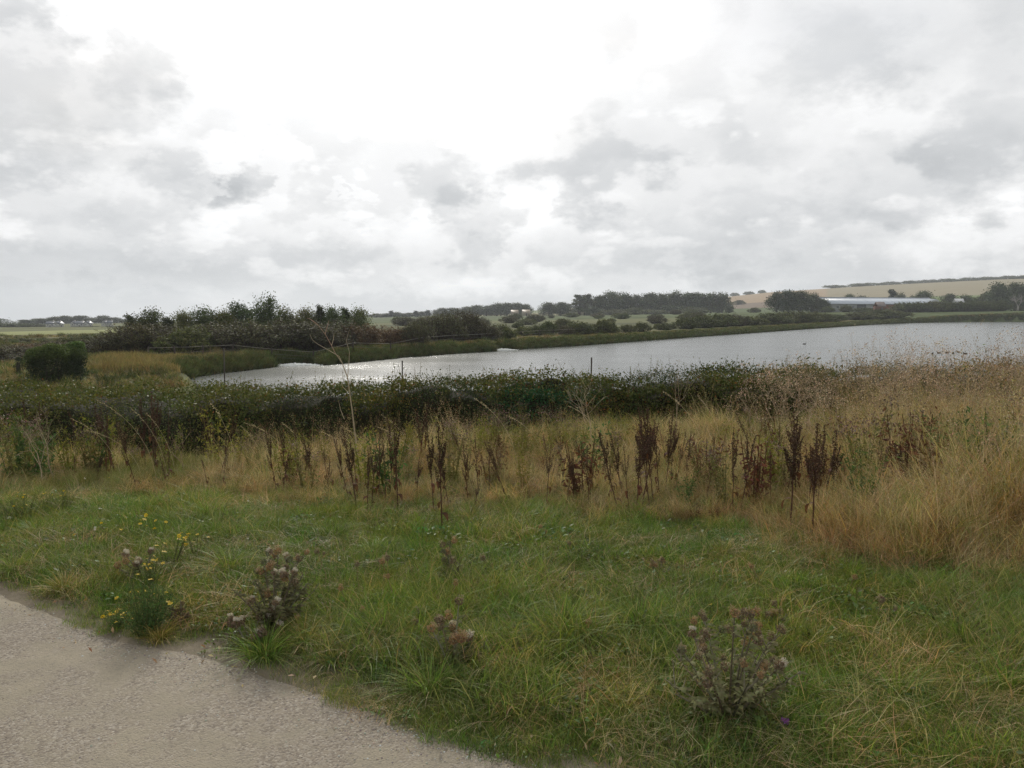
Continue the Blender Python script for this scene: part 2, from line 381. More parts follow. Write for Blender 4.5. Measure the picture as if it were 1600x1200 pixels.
# terrain sheet
aa = np.concatenate([np.linspace(-math.pi, -R(46), 36, endpoint=False), np.linspace(-R(46), R(46), 380), np.linspace(R(46), math.pi, 36, endpoint=False)[1:]])
rr = np.concatenate([np.linspace(0.25, 12, 90, endpoint=False), np.geomspace(12, 2600, 300)])
A, RR = np.meshgrid(aa, rr); TX, TY = np.sin(A) * RR, np.cos(A) * RR; TZ = ground(TX, TY)
pd = path_d(TX, TY)
TZ = TZ - 0.03 * (1 - smooth(pd, -0.12, 0.02)) * (pd > -4.2)
PXX = 800 + FPX * np.tan(np.clip(A, -R(50), R(50))); ELV = 486 - FPX * (TZ - EYE) / np.maximum(RR, 1)
nz1 = fbm(TX / 1.2, TY / 1.2, 21)[..., None]; nz2 = fbm(TX / 14, TY / 14, 22)[..., None]
def C3(*c): return np.array(c)[None, None, :]
TC = C3(.085, .072, .040) * (0.7 + 0.6 * nz1)
def paint(mask, c):
    global TC
    m = np.asarray(mask, float)[..., None]; TC = TC * (1 - m) + c * m
paint(smooth(pd, 0.30, 0.02) if False else (1 - smooth(pd, 0.03, 0.28)) * (pd > -0.6) * (0.35 + .65 * nz1[..., 0]), C3(.29, .245, .185) * (0.8 + .4 * nz1))
paint(smooth(RR, 18, 30), C3(.11, .115, .045) * (0.7 + .6 * nz2))
paint((1 - smooth(pond_d(TX, TY), 2.0, 4.5)) * (RR > 20), C3(.050, .054, .024) * (0.6 + .8 * nz1))
paint((RR > 95) & (RR < 180) & (PXX < 560), C3(.12, .105, .055) * (0.7 + .6 * nz2))
paint((RR > 190) & (RR < 400) & (PXX < 560), C3(.23, .24, .10) * (0.9 + .2 * nz2))
paint((RR > 110) & (PXX >= 560), C3(.125, .11, .052) * (0.7 + .6 * nz2))
paint((RR > 165) & (RR < 260) & (PXX >= 560), C3(.085, .09, .04) * (0.6 + .8 * nz2))
paint((RR > 260) & (RR < 330) & (PXX >= 560) & (PXX < 1300), C3(.115, .12, .052))
paint((RR > 330) & (PXX >= 560), C3(.078, .098, .038) * (0.6 + .8 * nz2))
paint((RR > 640) & (PXX > 740) & (PXX < 900), C3(.24, .22, .12))
paint((RR > 900) & (PXX > 740) & (PXX < 900), C3(.15, .17, .08))
paint((RR > 620) & (PXX > 1100), C3(.08, .105, .04))
paint((RR > 760) & (PXX > 1100) & (PXX < 1330), C3(.17, .13, .095))
paint((RR > 930) & (PXX > 1100), C3(.30, .22, .14) * (0.92 + .16 * nz2))
paint((RR > 930) & (PXX > 1290), C3(.25, .215, .14) * (0.92 + .16 * nz2))
paint((RR > 1350) & (PXX > 1100) & (PXX < 1330), C3(.17, .17, .08))
paint((RR > 1330) & (PXX > 1320), C3(.16, .14, .075))
paint((RR > 700) & (RR < 930) & (PXX > 1330), C3(.13, .17, .06))
mb = MB(); nA = len(aa); nR = len(rr)
i = np.arange(nR - 1)[:, None] * nA; j = np.arange(nA)[None, :]; k = (j + 1) % nA
mb.add(np.stack([TX, TY, TZ], -1).reshape(-1, 3), None, np.stack([i + j, i + nA + j, i + nA + k, i + k], -1).reshape(-1, 4), TC.reshape(-1, 3))
mb.add([[0, 0, float(TZ[0, 0])]], None, None, (.1, .08, .05)); mb.t.append(np.array([[mb.n - 1, q_, (q_ + 1) % nA] for q_ in range(nA)])[:, [0, 2, 1]])
m = bpy.data.materials.new('earth_and_turf'); m.use_nodes = True; t = NT(m.node_tree)
c = t.n('ShaderNodeAttribute', attribute_name='col').outputs[0]; pos = t.n('ShaderNodeNewGeometry').outputs['Position']
n1 = t.noise(pos, 18, 6, 0.7); n2 = t.noise(pos, 0.5, 5, 0.6)
kk = t.m('ADD', 0.45, t.m('ADD', t.m('MULTIPLY', n1, 0.7), t.m('MULTIPLY', n2, 0.4)))
c = t.n('ShaderNodeVectorMath', {0: c, 1: t.n('ShaderNodeCombineXYZ', {0: kk, 1: kk, 2: kk})}, operation='MULTIPLY').outputs[0]
p = t.n('ShaderNodeBsdfPrincipled', {'Base Color': c, 'Roughness': 0.95, 'Specular IOR Level': 0.05, 'Normal': t.n('ShaderNodeBump', {'Height': n1, 'Strength': 0.6, 'Distance': 0.03}).outputs[0]})
t.n('ShaderNodeOutputMaterial', {'Surface': p.outputs[0]})
terrain = mb.build('ground', m, None, True); tag(terrain, kind='structure')

# path sheet
xs = np.linspace(-9, 5, 220); ss_ = np.concatenate([[-3.6], np.linspace(-3.4, 0.0, 60)])
PX_, S_ = np.meshgrid(xs, ss_)
ye = PX_ * 0
def edge_y(x):
    s0 = (edge[2, 1] - edge[0, 1]) / (edge[2, 0] - edge[0, 0]); s1 = (edge[-1, 1] - edge[-4, 1]) / (edge[-1, 0] - edge[-4, 0])
    return np.where(x < edge[0, 0], edge[0, 1] + s0 * (x - edge[0, 0]), np.where(x > edge[-1, 0], edge[-1, 1] + s1 * (x - edge[-1, 0]), np.interp(x, edge[:, 0], edge[:, 1])))
wav = 0.05 * (fbm(PX_ * 3, PX_ * 0 + 4, 8) - .5)
PY_ = edge_y(PX_) + S_ / 0.82 + (wav + 0.07 * (fbm(PX_ * 11, S_ * 11, 18) - .5)) * smooth(S_, -0.35, 0)
PZ_ = 0.004 + 0.018 * (fbm(PX_ * 1.3, PY_ * 1.3, 9) - 0.5) - 0.022 * smooth(S_, -0.08, 0.0) - 0.04 * np.clip(-3.3 - S_, 0, 1)
mb = MB(); nx = len(xs); i = np.arange(len(ss_) - 1)[:, None] * nx; j = np.arange(nx - 1)[None, :]
mb.add(np.stack([PX_, PY_, PZ_], -1).reshape(-1, 3), None, np.stack([i + j, i + j + 1, i + nx + j + 1, i + nx + j], -1).reshape(-1, 4), (.4, .35, .3))
m = bpy.data.materials.new('path_gravel'); m.use_nodes = True; t = NT(m.node_tree)
pos = t.n('ShaderNodeNewGeometry').outputs['Position']
vor = t.n('ShaderNodeTexVoronoi', {'Vector': pos, 'Scale': 120.0, 'Randomness': 1.0}); vc = t.n('ShaderNodeSeparateColor', {0: vor.outputs['Color']})
vor2 = t.n('ShaderNodeTexVoronoi', {'Vector': pos, 'Scale': 230.0})
big = t.noise(pos, 1.5, 4, 0.6); mid = t.noise(pos, 9.0, 5, 0.65)
sand = t.mix(t.ss(mid, 0.3, 0.7), (.315, .272, .20), (.26, .228, .172))
grit = t.n('ShaderNodeValToRGB', {0: vc.outputs[0]}); cr = grit.color_ramp
cr.elements[0].position = 0; cr.elements[0].color = (.165, .140, .112, 1); cr.elements[1].position = 1; cr.elements[1].color = (.365, .325, .265, 1)
for ps, cc in ((.25, (.222, .188, .148, 1)), (.55, (.272, .232, .178, 1)), (.8, (.285, .250, .205, 1))):
    e = cr.elements.new(ps); e.color = cc
base = t.mix(t.ss(t.m('ADD', big, t.m('MULTIPLY', t.m('SUBTRACT', mid, .5), .5)), 0.40, 0.60), grit.outputs[0], sand)
base = t.mix(t.m('MULTIPLY', t.ss(vc.outputs[1], 0.86, 0.94), 0.30), base, (.14, .125, .115))
blot = t.m('ADD', 0.80, t.m('MULTIPLY', t.noise(pos, 1.1, 6, 0.65), 0.36))
base = t.n('ShaderNodeVectorMath', {0: base, 1: t.n('ShaderNodeCombineXYZ', {0: blot, 1: blot, 2: blot})}, operation='MULTIPLY').outputs[0]
hgt = t.m('SUBTRACT', 1.0, vor.outputs['Distance'])
bmp = t.n('ShaderNodeBump', {'Height': t.m('ADD', hgt, t.m('MULTIPLY', vor2.outputs['Distance'], 0.4)), 'Strength': 0.6, 'Distance': 0.006})
p = t.n('ShaderNodeBsdfPrincipled', {'Base Color': base, 'Roughness': 0.9, 'Specular IOR Level': 0.12, 'Normal': bmp.outputs[0]})
t.n('ShaderNodeOutputMaterial', {'Surface': p.outputs[0]})
tag(mb.build('path', m, None, True), kind='structure')

# water
mb = MB(); cx = pond.mean(0)
wp = np.concatenate([pond + (pond - cx) / np.linalg.norm(pond - cx, axis=1)[:, None] * 1.5, np.zeros((len(pond), 1))], 1)
import bmesh
bm = bmesh.new(); vs = [bm.verts.new((a, b, WATER)) for a, b, _ in wp]; f = bm.faces.new(vs)
bmesh.ops.triangulate(bm, faces=[f]); bm.normal_update()
if sum(fc.normal.z for fc in bm.faces) < 0:
    for fc in bm.faces: fc.normal_flip()
me = bpy.data.meshes.new('pond_water'); bm.to_mesh(me); bm.free()
m = bpy.data.materials.new('rippled_water'); m.use_nodes = True; t = NT(m.node_tree)
pos = t.n('ShaderNodeNewGeometry').outputs['Position']
mp = t.n('ShaderNodeMapping', {'Vector': pos, 'Rotation': (0, 0, R(24)), 'Scale': (1.0, 1.8, 1.0)}).outputs[0]
w1 = t.noise(mp, 0.9, 6, 0.6); w2 = t.noise(mp, 0.06, 3, 0.5)
bmp = t.n('ShaderNodeBump', {'Height': w1, 'Strength': t.m('ADD', 0.15, t.m('MULTIPLY', t.ss(w2, 0.35, 0.65), 0.6)), 'Distance': 0.10})
p = t.n('ShaderNodeBsdfPrincipled', {'Base Color': (.045, .052, .045, 1), 'Roughness': 0.20, 'IOR': 1.333, 'Specular IOR Level': 0.5, 'Normal': bmp.outputs[0]})
t.n('ShaderNodeOutputMaterial', {'Surface': p.outputs[0]})
me.materials.append(m); tag(obj_of('pond_water', me), kind='structure')

# ---------------------------------------------------------------- scattering (only for what nobody could count)
def library(name, builders, mat):
    """mesh patches kept in a collection of their own; only the scatter uses them"""
    lib = bpy.data.collections.new(name + '_patches')
    for i, b in enumerate(builders):
        o = bpy.data.objects.new('%s_patch_%02d' % (name, i), b.mesh(name + '_patch', mat)); lib.objects.link(o)
    return lib
def scatter(name, lib, pts, rot, scl, idx, label=None, parent=None):
    me = bpy.data.meshes.new(name); n = len(pts); me.vertices.add(n); me.vertices.foreach_set('co', np.asarray(pts, float).ravel())
    a = me.attributes.new('rot', 'FLOAT_VECTOR', 'POINT'); a.data.foreach_set('vector', np.asarray(rot, float).ravel())
    a = me.attributes.new('scl', 'FLOAT_VECTOR', 'POINT'); s = np.asarray(scl, float); s = np.repeat(s[:, None], 3, 1) if s.ndim == 1 else s
    a.data.foreach_set('vector', s.ravel())
    a = me.attributes.new('idx', 'INT', 'POINT'); a.data.foreach_set('value', np.asarray(idx, np.int32))
    o = obj_of(name, me, parent)
    ng = bpy.data.node_groups.new(name, 'GeometryNodeTree')
    ng.interface.new_socket('Geometry', in_out='INPUT', socket_type='NodeSocketGeometry'); ng.interface.new_socket('Geometry', in_out='OUTPUT', socket_type='NodeSocketGeometry')
    gi = ng.nodes.new('NodeGroupInput'); go = ng.nodes.new('NodeGroupOutput')
    ci = ng.nodes.new('GeometryNodeCollectionInfo'); ci.inputs['Collection'].default_value = lib
    ci.inputs['Separate Children'].default_value = True; ci.inputs['Reset Children'].default_value = True
    ip = ng.nodes.new('GeometryNodeInstanceOnPoints'); ip.inputs['Pick Instance'].default_value = True
    def na(nm, typ):
        q = ng.nodes.new('GeometryNodeInputNamedAttribute'); q.data_type = typ; q.inputs['Name'].default_value = nm
        return next(s for s in q.outputs if s.enabled and s.name == 'Attribute')
    L = ng.links.new
    L(gi.outputs[0], ip.inputs['Points']); L(ci.outputs[0], ip.inputs['Instance'])
    L(na('idx', 'INT'), ip.inputs['Instance Index']); L(na('rot', 'FLOAT_VECTOR'), ip.inputs['Rotation']); L(na('scl', 'FLOAT_VECTOR'), ip.inputs['Scale'])
    L(ip.outputs[0], go.inputs[0])
    o.modifiers.new('scatter', 'NODES').node_group = ng
    tag(o, label, kind='stuff')
    return o
def sow(n, x0, x1, y0, y1, keep, dens_pow=1.0, fov=0.74, marg=1.3):
    """random points of the near ground, more of them near the camera"""
    u = rng.uniform(0, 1, n); y = y0 * (y1 / y0) ** (u ** dens_pow); x = rng.uniform(-1, 1, n) * (fov * y + marg)
    ok = (x > x0) & (x < x1) & keep(x, y); x, y = x[ok], y[ok]
    return np.stack([x, y, ground(x, y)], 1)
bnd_px = [(-300, 752), (0, 768), (150, 772), (300, 778), (450, 795), (600, 815), (760, 812), (900, 818), (1000, 835), (1150, 865), (1300, 905), (1450, 935), (1600, 965), (1900, 990)]
bnd = np.array([level_pt(a, b, -0.05)[:2] for a, b in bnd_px])
def dry_d(x, y):
    """how far beyond the edge of the mown-looking turf: positive in the tall dry grass"""
    return y - np.interp(x, bnd[:, 0], bnd[:, 1]) + 1.2 * (fbm(np.asarray(x) * .9, np.asarray(y) * .9, 31) - 0.5)

def patch_rot(n, tilt=0.0):
    r = np.zeros((n, 3)); r[:, 2] = rng.uniform(0, 2 * math.pi, n); r[:, :2] = rng.normal(0, tilt, (n, 2)) if tilt else 0; return r

# lawn
G1, G2, G3 = (.125, .184, .040), (.182, .230, .054), (.080, .132, .036)
TAN, STRAW = (.45, .305, .135), (.60, .475, .26)
def disc(n, r, g=rng):
    a = g.uniform(0, 2 * math.pi, n); q = r * np.sqrt(g.uniform(0, 1, n)); return np.stack([np.cos(a) * q, np.sin(a) * q, np.zeros(n) - .004], 1)
Ls = []
for s in range(4):                                              # short fine turf
    b = MB(); n = 330
    cols = np.concatenate([jit(G1, 150, .22), jit(G2, 90, .22), jit(G3, 50, .2), jit((.30, .25, .12), 26, .2), jit(G1, 14, .2)]); rng.shuffle(cols)
    blades(b, disc(n, .19), rng.uniform(.03, .085, n) * rng.uniform(.7, 1.2), rng.uniform(.0018, .0032, n), rng.uniform(0, 6.28, n), rng.uniform(.2, 1.1, n), cols); Ls.append(b)
for s in range(3):                                              # longer blades
    b = MB(); n = 120
    cols = np.concatenate([jit(G1, 50, .2), jit(G2, 45, .2), jit((.34, .28, .13), 25, .2)]); rng.shuffle(cols)
    blades(b, disc(n, .16), rng.uniform(.07, .19, n), rng.uniform(.002, .0042, n), rng.uniform(0, 6.28, n), rng.uniform(.3, 1.2, n), cols); Ls.append(b)
for s in range(2):                                              # dry wisps lying in the turf
    b = MB(); n = 80
    cols = jit((.38, .30, .16), n, .25)
    blades(b, disc(n, .2), rng.uniform(.06, .2, n), rng.uniform(.0015, .003, n), rng.normal(2.6, 1.0, n), rng.uniform(.8, 1.8, n), cols, droop=.45); Ls.append(b)
for s in range(2):                                              # small broad leaves low in the turf
    b = MB(); n = 70; p_ = disc(n, .15); p_[:, 2] = rng.uniform(.01, .05, n)
    leaves(b, p_, rng.uniform(.015, .035, n), jit((.10, .145, .05), n, .25), np.array([0, 0, 1.0]), .7, .6); Ls.append(b)
lawn_lib = library('lawn', Ls, M_grass)
def lawn_keep(x, y):
    d = path_d(x, y); e = dry_d(x, y)
    n_ = vnoise(x * 4, y * 4, 41)
    return (d > -0.03 + 0.16 * n_ * (vnoise(x * 1.3, y * 1.3, 44) > .5)) & (rng.uniform(0, 1, len(x)) < 1.15 - smooth(e, -0.6, 0.9))
P = sow(10500, -12, 12, 1.7, 11.0, lawn_keep)
n = len(P); nn = fbm(P[:, 0] * .8, P[:, 1] * .8, 51) + rng.normal(0, .10, n); ed = path_d(P[:, 0], P[:, 1])
idx = rng.integers(0, 4, n)
idx = np.where(nn > .60, rng.integers(4, 7, n), idx)
idx = np.where((rng.uniform(0, 1, n) < .09 + .20 * (nn < .38)), rng.integers(7, 9, n), idx)
idx = np.where(rng.uniform(0, 1, n) < .09, rng.integers(9, 11, n), idx)
sc = rng.uniform(.75, 1.35, n) * (0.5 + .5 * smooth(ed, 0, .45)) * (0.8 + 0.5 * fbm(P[:, 0] * .6, P[:, 1] * .6, 57))
scatter('lawn_grass', lawn_lib, P, patch_rot(n, .12), sc, idx, 'short uneven green turf between the gravel path and the dry grass')

# tall dry grass
Ts = []
def seedy(b, tips, col, k=9, L=.07):
    """narrow flower heads on grass stems"""
    n = len(tips); c = np.repeat(tips, k, 0); c = c + rng.normal(0, 1, c.shape) * np.array([.008, .008, L * .45])
    leaves(b, c, rng.uniform(.006, .014, n * k), jit(col, n * k, .2), asp=.4)
for s in range(4):                                              # knee-high tan blades
    b = MB(); n = 120
    cols = np.concatenate([jit(TAN, 58, .25), jit(STRAW, 40, .2), jit((.20, .19, .065), 22, .2)]); rng.shuffle(cols)
    blades(b, disc(n, .2), rng.uniform(.18, .54, n), rng.uniform(.003, .0075, n), rng.normal(2.7, 1.4, n), rng.uniform(.2, 1.5, n), cols)
    Ts.append(b)
for s in range(3):                                              # thin taller stalks with seed heads
    b = MB(); n = 34
    cols = jit((.50, .40, .24), n, .18)
    tp = blades(b, disc(n, .2), rng.uniform(.45, .8, n), rng.uniform(.0018, .003, n), rng.normal(2.9, .7, n), rng.uniform(.15, .7, n), cols)
    seedy(b, tp, (.45, .33, .21), 10, .06); Ts.append(b)
for s in range(3):                                              # matted thatch
    b = MB(); n = 150
    cols = np.concatenate([jit(TAN, 85, .28), jit((.26, .165, .085), 45, .25), jit((.16, .17, .055), 20, .2)]); rng.shuffle(cols)
    blades(b, disc(n, .25), rng.uniform(.10, .36, n), rng.uniform(.003, .0065, n), rng.uniform(0, 6.28, n), rng.uniform(.7, 1.7, n), cols, droop=.45); Ts.append(b)
for s in range(3):                                              # green growing through
    b = MB(); n = 90
    cols = np.concatenate([jit((.15, .17, .05), 55, .2), jit((.30, .26, .11), 35, .2)]); rng.shuffle(cols)
    blades(b, disc(n, .2), rng.uniform(.12, .40, n), rng.uniform(.002, .0045, n), rng.uniform(0, 6.28, n), rng.uniform(.2, 1.0, n), cols); Ts.append(b)
dry_lib = library('dry_grass', Ts, M_dry)
def dry_keep(x, y):
    e = dry_d(x, y); return (rng.uniform(0, 1, len(x)) < smooth(e, -0.35, 0.7)) & (y < 13.2 + 0.06 * x)
P = sow(6600, -13, 14, 4.3, 13.8, dry_keep)
n = len(P); e = dry_d(P[:, 0], P[:, 1]); right = smooth(P[:, 0] / P[:, 1], .30, .60)
u = rng.uniform(0, 1, n); gr = fbm(P[:, 0] * .7, P[:, 1] * .7, 61)
idx = np.where(u < .42, rng.integers(0, 4, n), np.where(u < .58, rng.integers(4, 7, n), rng.integers(7, 10, n)))
idx = np.where((gr + rng.normal(0, .1, n) > .53 + .16 * right - .05 * smooth(e, 1.2, 2.6) * (1 - right)), rng.integers(10, 13, n), idx)
sc = rng.uniform(.65, 1.2, n) * (.38 + .24 * smooth(e, -.2, 1.3) + .22 * smooth(e, 1.2, 3.2) * (1 - right) + .38 * right * smooth(e, .1, 1.8)) * (1 + .42 * right) * (0.62 + .76 * fbm(P[:, 0] * 1.3, P[:, 1] * 1.3, 66))
scatter('dry_grass', dry_lib, P, patch_rot(n, .12), sc, idx, 'tall tan dry grass leaning in the wind before the hedge')

# loose stones on the path and along its edge
Ps = []
for s in range(5):
    b = MB(); g = np.random.default_rng(70 + s)
    for q_ in range(9):
        c_ = g.uniform(-.07, .07, 3) * (1, 1, 0); r_ = g.uniform(.0015, .0045)
        th = np.arange(5) * 1.2566 + g.uniform(0, 1)
        lo = np.stack([np.cos(th), np.sin(th), np.zeros(5)], 1) * r_ * g.uniform(.7, 1.2, (5, 1)); up = lo * .62; up[:, 2] = r_ * g.uniform(.5, .9)
        v = np.concatenate([lo, up]) + c_
        fq = [[a, (a + 1) % 5, 5 + (a + 1) % 5, 5 + a] for a in range(5)]; ft = [[5, 6, 7], [5, 7, 8], [5, 8, 9]]
        b.add(v, ft, fq, jit(random.choice([(.30, .26, .22), (.40, .37, .345), (.26, .225, .20), (.33, .28, .21)]), 1, .15)[0])
    Ps.append(b)
stone_lib = library('gravel', Ps, plainmat('loose_stone', .9, .15, 300, .2))
P = sow(20000, -8, 4, 1.7, 6.2, lambda x, y: (path_d(x, y) < .05) & (path_d(x, y) > -3.3) & (rng.uniform(0, 1, len(x)) < .035 + .80 * smooth(path_d(x, y), -.32, -.02)))
P[:, 2] = 0.004 + 0.018 * (fbm(P[:, 0] * 1.3, P[:, 1] * 1.3, 9) - 0.5) - 0.022 * smooth(path_d(P[:, 0], P[:, 1]), -0.08, 0.0) - .001
n = len(P); scatter('gravel', stone_lib, P, patch_rot(n), rng.uniform(.6, 1.3, n), rng.integers(0, 5, n), 'small loose stones along the rim of the sandy path')

# rank grass on the far banks and meadow
Bs = []
for s in range(4):
    b = MB(); n = 90; kcol = [(.10, .125, .042), (.125, .125, .048), (.08, .105, .038), (.24, .19, .09)][s]
    blades(b, disc(n, .55), rng.uniform(.45, 1.0, n), rng.uniform(.03, .06, n), rng.uniform(0, 6.28, n), rng.uniform(.2, .8, n), jit(kcol, n, .25)); Bs.append(b)
for s in range(2):
    b = MB(); n = 90
    blades(b, disc(n, .6), rng.uniform(.2, .5, n), rng.uniform(.03, .06, n), rng.uniform(0, 6.28, n), rng.uniform(.3, 1.0, n), jit([(.28, .23, .11), (.19, .18, .07)][s], n, .22)); Bs.append(b)
bank_lib = library('bank_grass', Bs, M_dry)
seg = np.diff(shore_far, axis=0); sl = np.hypot(*seg.T); cum = np.concatenate([[0], np.cumsum(sl)])
pts = []
for _ in range(9000):
    s_ = cum[-1] * rng.uniform(0, 1) ** 1.7; i_ = min(np.searchsorted(cum, s_, 'right') - 1, len(seg) - 1)
    b0 = shore_far[i_] + seg[i_] * (s_ - cum[i_]) / sl[i_]; nv = np.array([-seg[i_][1], seg[i_][0]]) / sl[i_]
    pts.append(b0 + nv * (0.35 + abs(rng.normal(0, 1.6))))
pts = np.array(pts); dd = pond_d(pts[:, 0], pts[:, 1]); pts = pts[(dd > .25) & (pts[:, 1] < 420)]
foam = [level_pt(462, 571, WATER), level_pt(788, 547, WATER)]
for fp in foam: pts = pts[np.hypot(*(pts - fp).T) > 2.2]
n = len(pts); P = np.concatenate([pts, ground(pts[:, 0], pts[:, 1])[:, None] - .05], 1); dd = pond_d(pts[:, 0], pts[:, 1])
scl = rng.uniform(.5, 1.0, n) * (1 + .4 * smooth(P[:, 1], 120, 300)) * (1 - .35 * smooth(dd, 1.5, 4))
idx = np.where(dd < 1.8, rng.integers(0, 3, n), rng.integers(0, 6, n))
scatter('bank_grass', bank_lib, P, patch_rot(n, .1), scl, idx, 'rank green grass along the far bank of the pond')
u = rng.uniform(0, 1, 9000); y_ = 27 * (150 / 27) ** u; x_ = rng.uniform(-.78, .78, 9000) * y_
dd = pond_d(x_, y_); ok = (dd > 2.0) & (rng.uniform(0, 1, 9000) < .85) & ~((y_ < 57) & (x_ / y_ > -.42)); x_, y_ = x_[ok], y_[ok]
n = len(x_); P = np.stack([x_, y_, ground(x_, y_) - .05], 1)
scatter('meadow_grass', bank_lib, P, patch_rot(n, .1), rng.uniform(.5, 1.1, n) * (.55 + .9 * (fbm(x_ / 7, y_ / 7, 81))), np.where(rng.uniform(0, 1, n) < .35, rng.integers(0, 4, n), rng.integers(4, 6, n)), 'rough tan and green meadow grass round the pond')

# the tall tawny reed bed at the pond's tip
rb = MB(); pts = []
for _ in range(2600):
    px_ = rng.uniform(130, 330); D_ = rng.uniform(50, 63) if px_ < 270 else rng.uniform(60, 66); p_ = at(px_, D_)
    if pond_d(np.array([p_[0]]), np.array([p_[1]]))[0] > .4: pts.append(p_)
pts = np.array(pts); n = len(pts); pxs = 800 + FPX * pts[:, 0] / pts[:, 1]
hh = np.interp(pxs, [135, 160, 200, 240, 300], [.5, .95, 1.1, .9, .5]) * rng.uniform(.75, 1.1, n)
for k_ in range(7):
    blades(rb, pts + rng.normal(0, .25, (n, 3)) * (1, 1, 0), hh * rng.uniform(.7, 1, n), rng.uniform(.02, .04, n), rng.uniform(0, 6.28, n), rng.uniform(.1, .45, n), jit(random.choice([(.25, .175, .085), (.19, .145, .065), (.29, .205, .105)]), n, .2))
tag(rb.build('reed_bed', M_dry), 'tawny reeds massed at the near tip of the pond', kind='stuff')

# ---------------------------------------------------------------- clipped hedge between the weeds and the pond
hg_px = np.array([-450, -100, 0, 300, 520, 640, 830, 1000, 1150, 1300, 1450, 1600, 2000])
hg_top = np.array([602, 599, 598, 600, 598, 591, 582, 585, 577, 574, 569, 567, 562])
hg_D = np.array([15.6, 15.6, 15.6, 15.4, 15.2, 15.2, 15.2, 15.2, 15.0, 14.6, 14.4, 14.2, 14.0])
hg_w = np.array([2.6, 2.5, 2.4, 2.0, 1.45, 1.2, 1.1, 1.1, 1.1, 1.2, 1.2, 1.2, 1.2])
def hedge_surface(u, th, shrink=0.0):
    """u: column of the picture the hedge passes, th: angle round its section"""
    D = np.interp(u, hg_px, hg_D); w = np.interp(u, hg_px, hg_w) - shrink
    x0 = (u - 800) / FPX * D * 1.01
    zt = np.array([height_for(a, b + c_ * .75) for a, b, c_ in zip(np.interp(u, hg_px, hg_top), D, w)]) - shrink
    zb = ground(x0, D) - .1
    c, s = np.cos(th), np.sin(th)
    cy = np.sign(c) * np.abs(c) ** .55; sz = np.sign(s) * np.abs(s) ** .62
    y = D - cy * w
    lum = 1 + 0.0 * u
    bump = 0.62 * (fbm(x0 * 1.5 + 7, y * 1.2 + th * 1.3, 91) - .5) + .20 * (fbm(x0 * 4.5, th * 4.5, 92) - .5)
    z = zb + (zt - zb) * np.clip(sz, 0, 1) + bump * .75 * np.clip(s, 0, 1)
    y = y - bump * 1.1 * c
    n = np.stack([0.15 * (fbm(x0 * 2, th * 2, 93) - .5), -c, np.maximum(s, 0.05)], -1); n /= np.linalg.norm(n, axis=-1)[..., None]
    return np.stack([x0, y, z], -1), n
root = empty('hedge', (0, 0, 0)); tag(root, 'long clipped dark green hedge crossing the view in front of the pond', 'hedge')
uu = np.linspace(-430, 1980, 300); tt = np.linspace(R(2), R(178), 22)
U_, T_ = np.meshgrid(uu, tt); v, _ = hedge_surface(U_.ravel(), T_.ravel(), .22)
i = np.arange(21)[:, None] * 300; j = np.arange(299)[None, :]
mb = MB(); mb.add(v, None, np.stack([i + j, i + j + 1, i + 300 + j + 1, i + 300 + j], -1).reshape(-1, 4), (.022, .020, .011)); mb.build('twig_shade_core', M_bark, root)  # solid core; twigs and the shade between leaves put into one dark colour
mb = MB()
N_ = 210000
u = np.clip(rng.uniform(-420, 1970, N_), -420, 1970); th = np.where(rng.uniform(0, 1, N_) < .85, rng.uniform(R(4), R(125), N_), rng.uniform(R(125), R(176), N_))
v, nr = hedge_surface(u, th, 0.0)
v = v + nr * (rng.normal(-.05, .06, N_) + .12 * (rng.uniform(0, 1, N_) < .06))[:, None]
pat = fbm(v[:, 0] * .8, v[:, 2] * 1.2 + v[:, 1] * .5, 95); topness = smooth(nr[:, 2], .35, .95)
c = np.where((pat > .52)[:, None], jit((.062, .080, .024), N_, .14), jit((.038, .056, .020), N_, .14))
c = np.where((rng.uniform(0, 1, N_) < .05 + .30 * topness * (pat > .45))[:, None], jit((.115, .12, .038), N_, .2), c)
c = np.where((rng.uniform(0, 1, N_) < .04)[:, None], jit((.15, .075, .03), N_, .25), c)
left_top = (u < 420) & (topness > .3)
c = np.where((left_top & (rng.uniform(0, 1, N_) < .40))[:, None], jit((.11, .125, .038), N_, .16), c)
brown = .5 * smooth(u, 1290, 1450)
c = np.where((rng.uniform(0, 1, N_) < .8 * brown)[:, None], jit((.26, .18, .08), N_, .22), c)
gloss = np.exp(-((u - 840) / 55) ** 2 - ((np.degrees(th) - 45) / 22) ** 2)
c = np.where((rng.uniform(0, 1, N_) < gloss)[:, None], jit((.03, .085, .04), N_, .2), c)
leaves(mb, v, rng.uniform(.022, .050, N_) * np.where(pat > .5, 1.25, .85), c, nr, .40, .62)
fo = mb.build('foliage', M_hedge, root); tag(fo, kind='stuff')
mb = MB(); N2 = 900
u = rng.uniform(-300, 1900, N2); v, nr = hedge_surface(u, rng.uniform(R(25), R(120), N2), .1)
for a_, b_ in zip(v, nr):
    d = b_ + rng.normal(0, .35, 3); d[2] = abs(d[2]) + .25; d /= np.linalg.norm(d); L = rng.uniform(.18, .42)
    tube(mb, [a_, a_ + d * L * .6, a_ + d * L + (0, 0, .03)], [.004, .003, .0015], 3, jit((.14, .11, .06), 1)[0], False)
    q_ = a_ + d * np.linspace(.3, 1, 7)[:, None] * L
    leaves(mb, q_ + rng.normal(0, .012, q_.shape), rng.uniform(.025, .045, 7), jit((.11, .12, .038), 7, .25))
tag(mb.build('stray_shoots', M_hedge, root), kind='stuff')

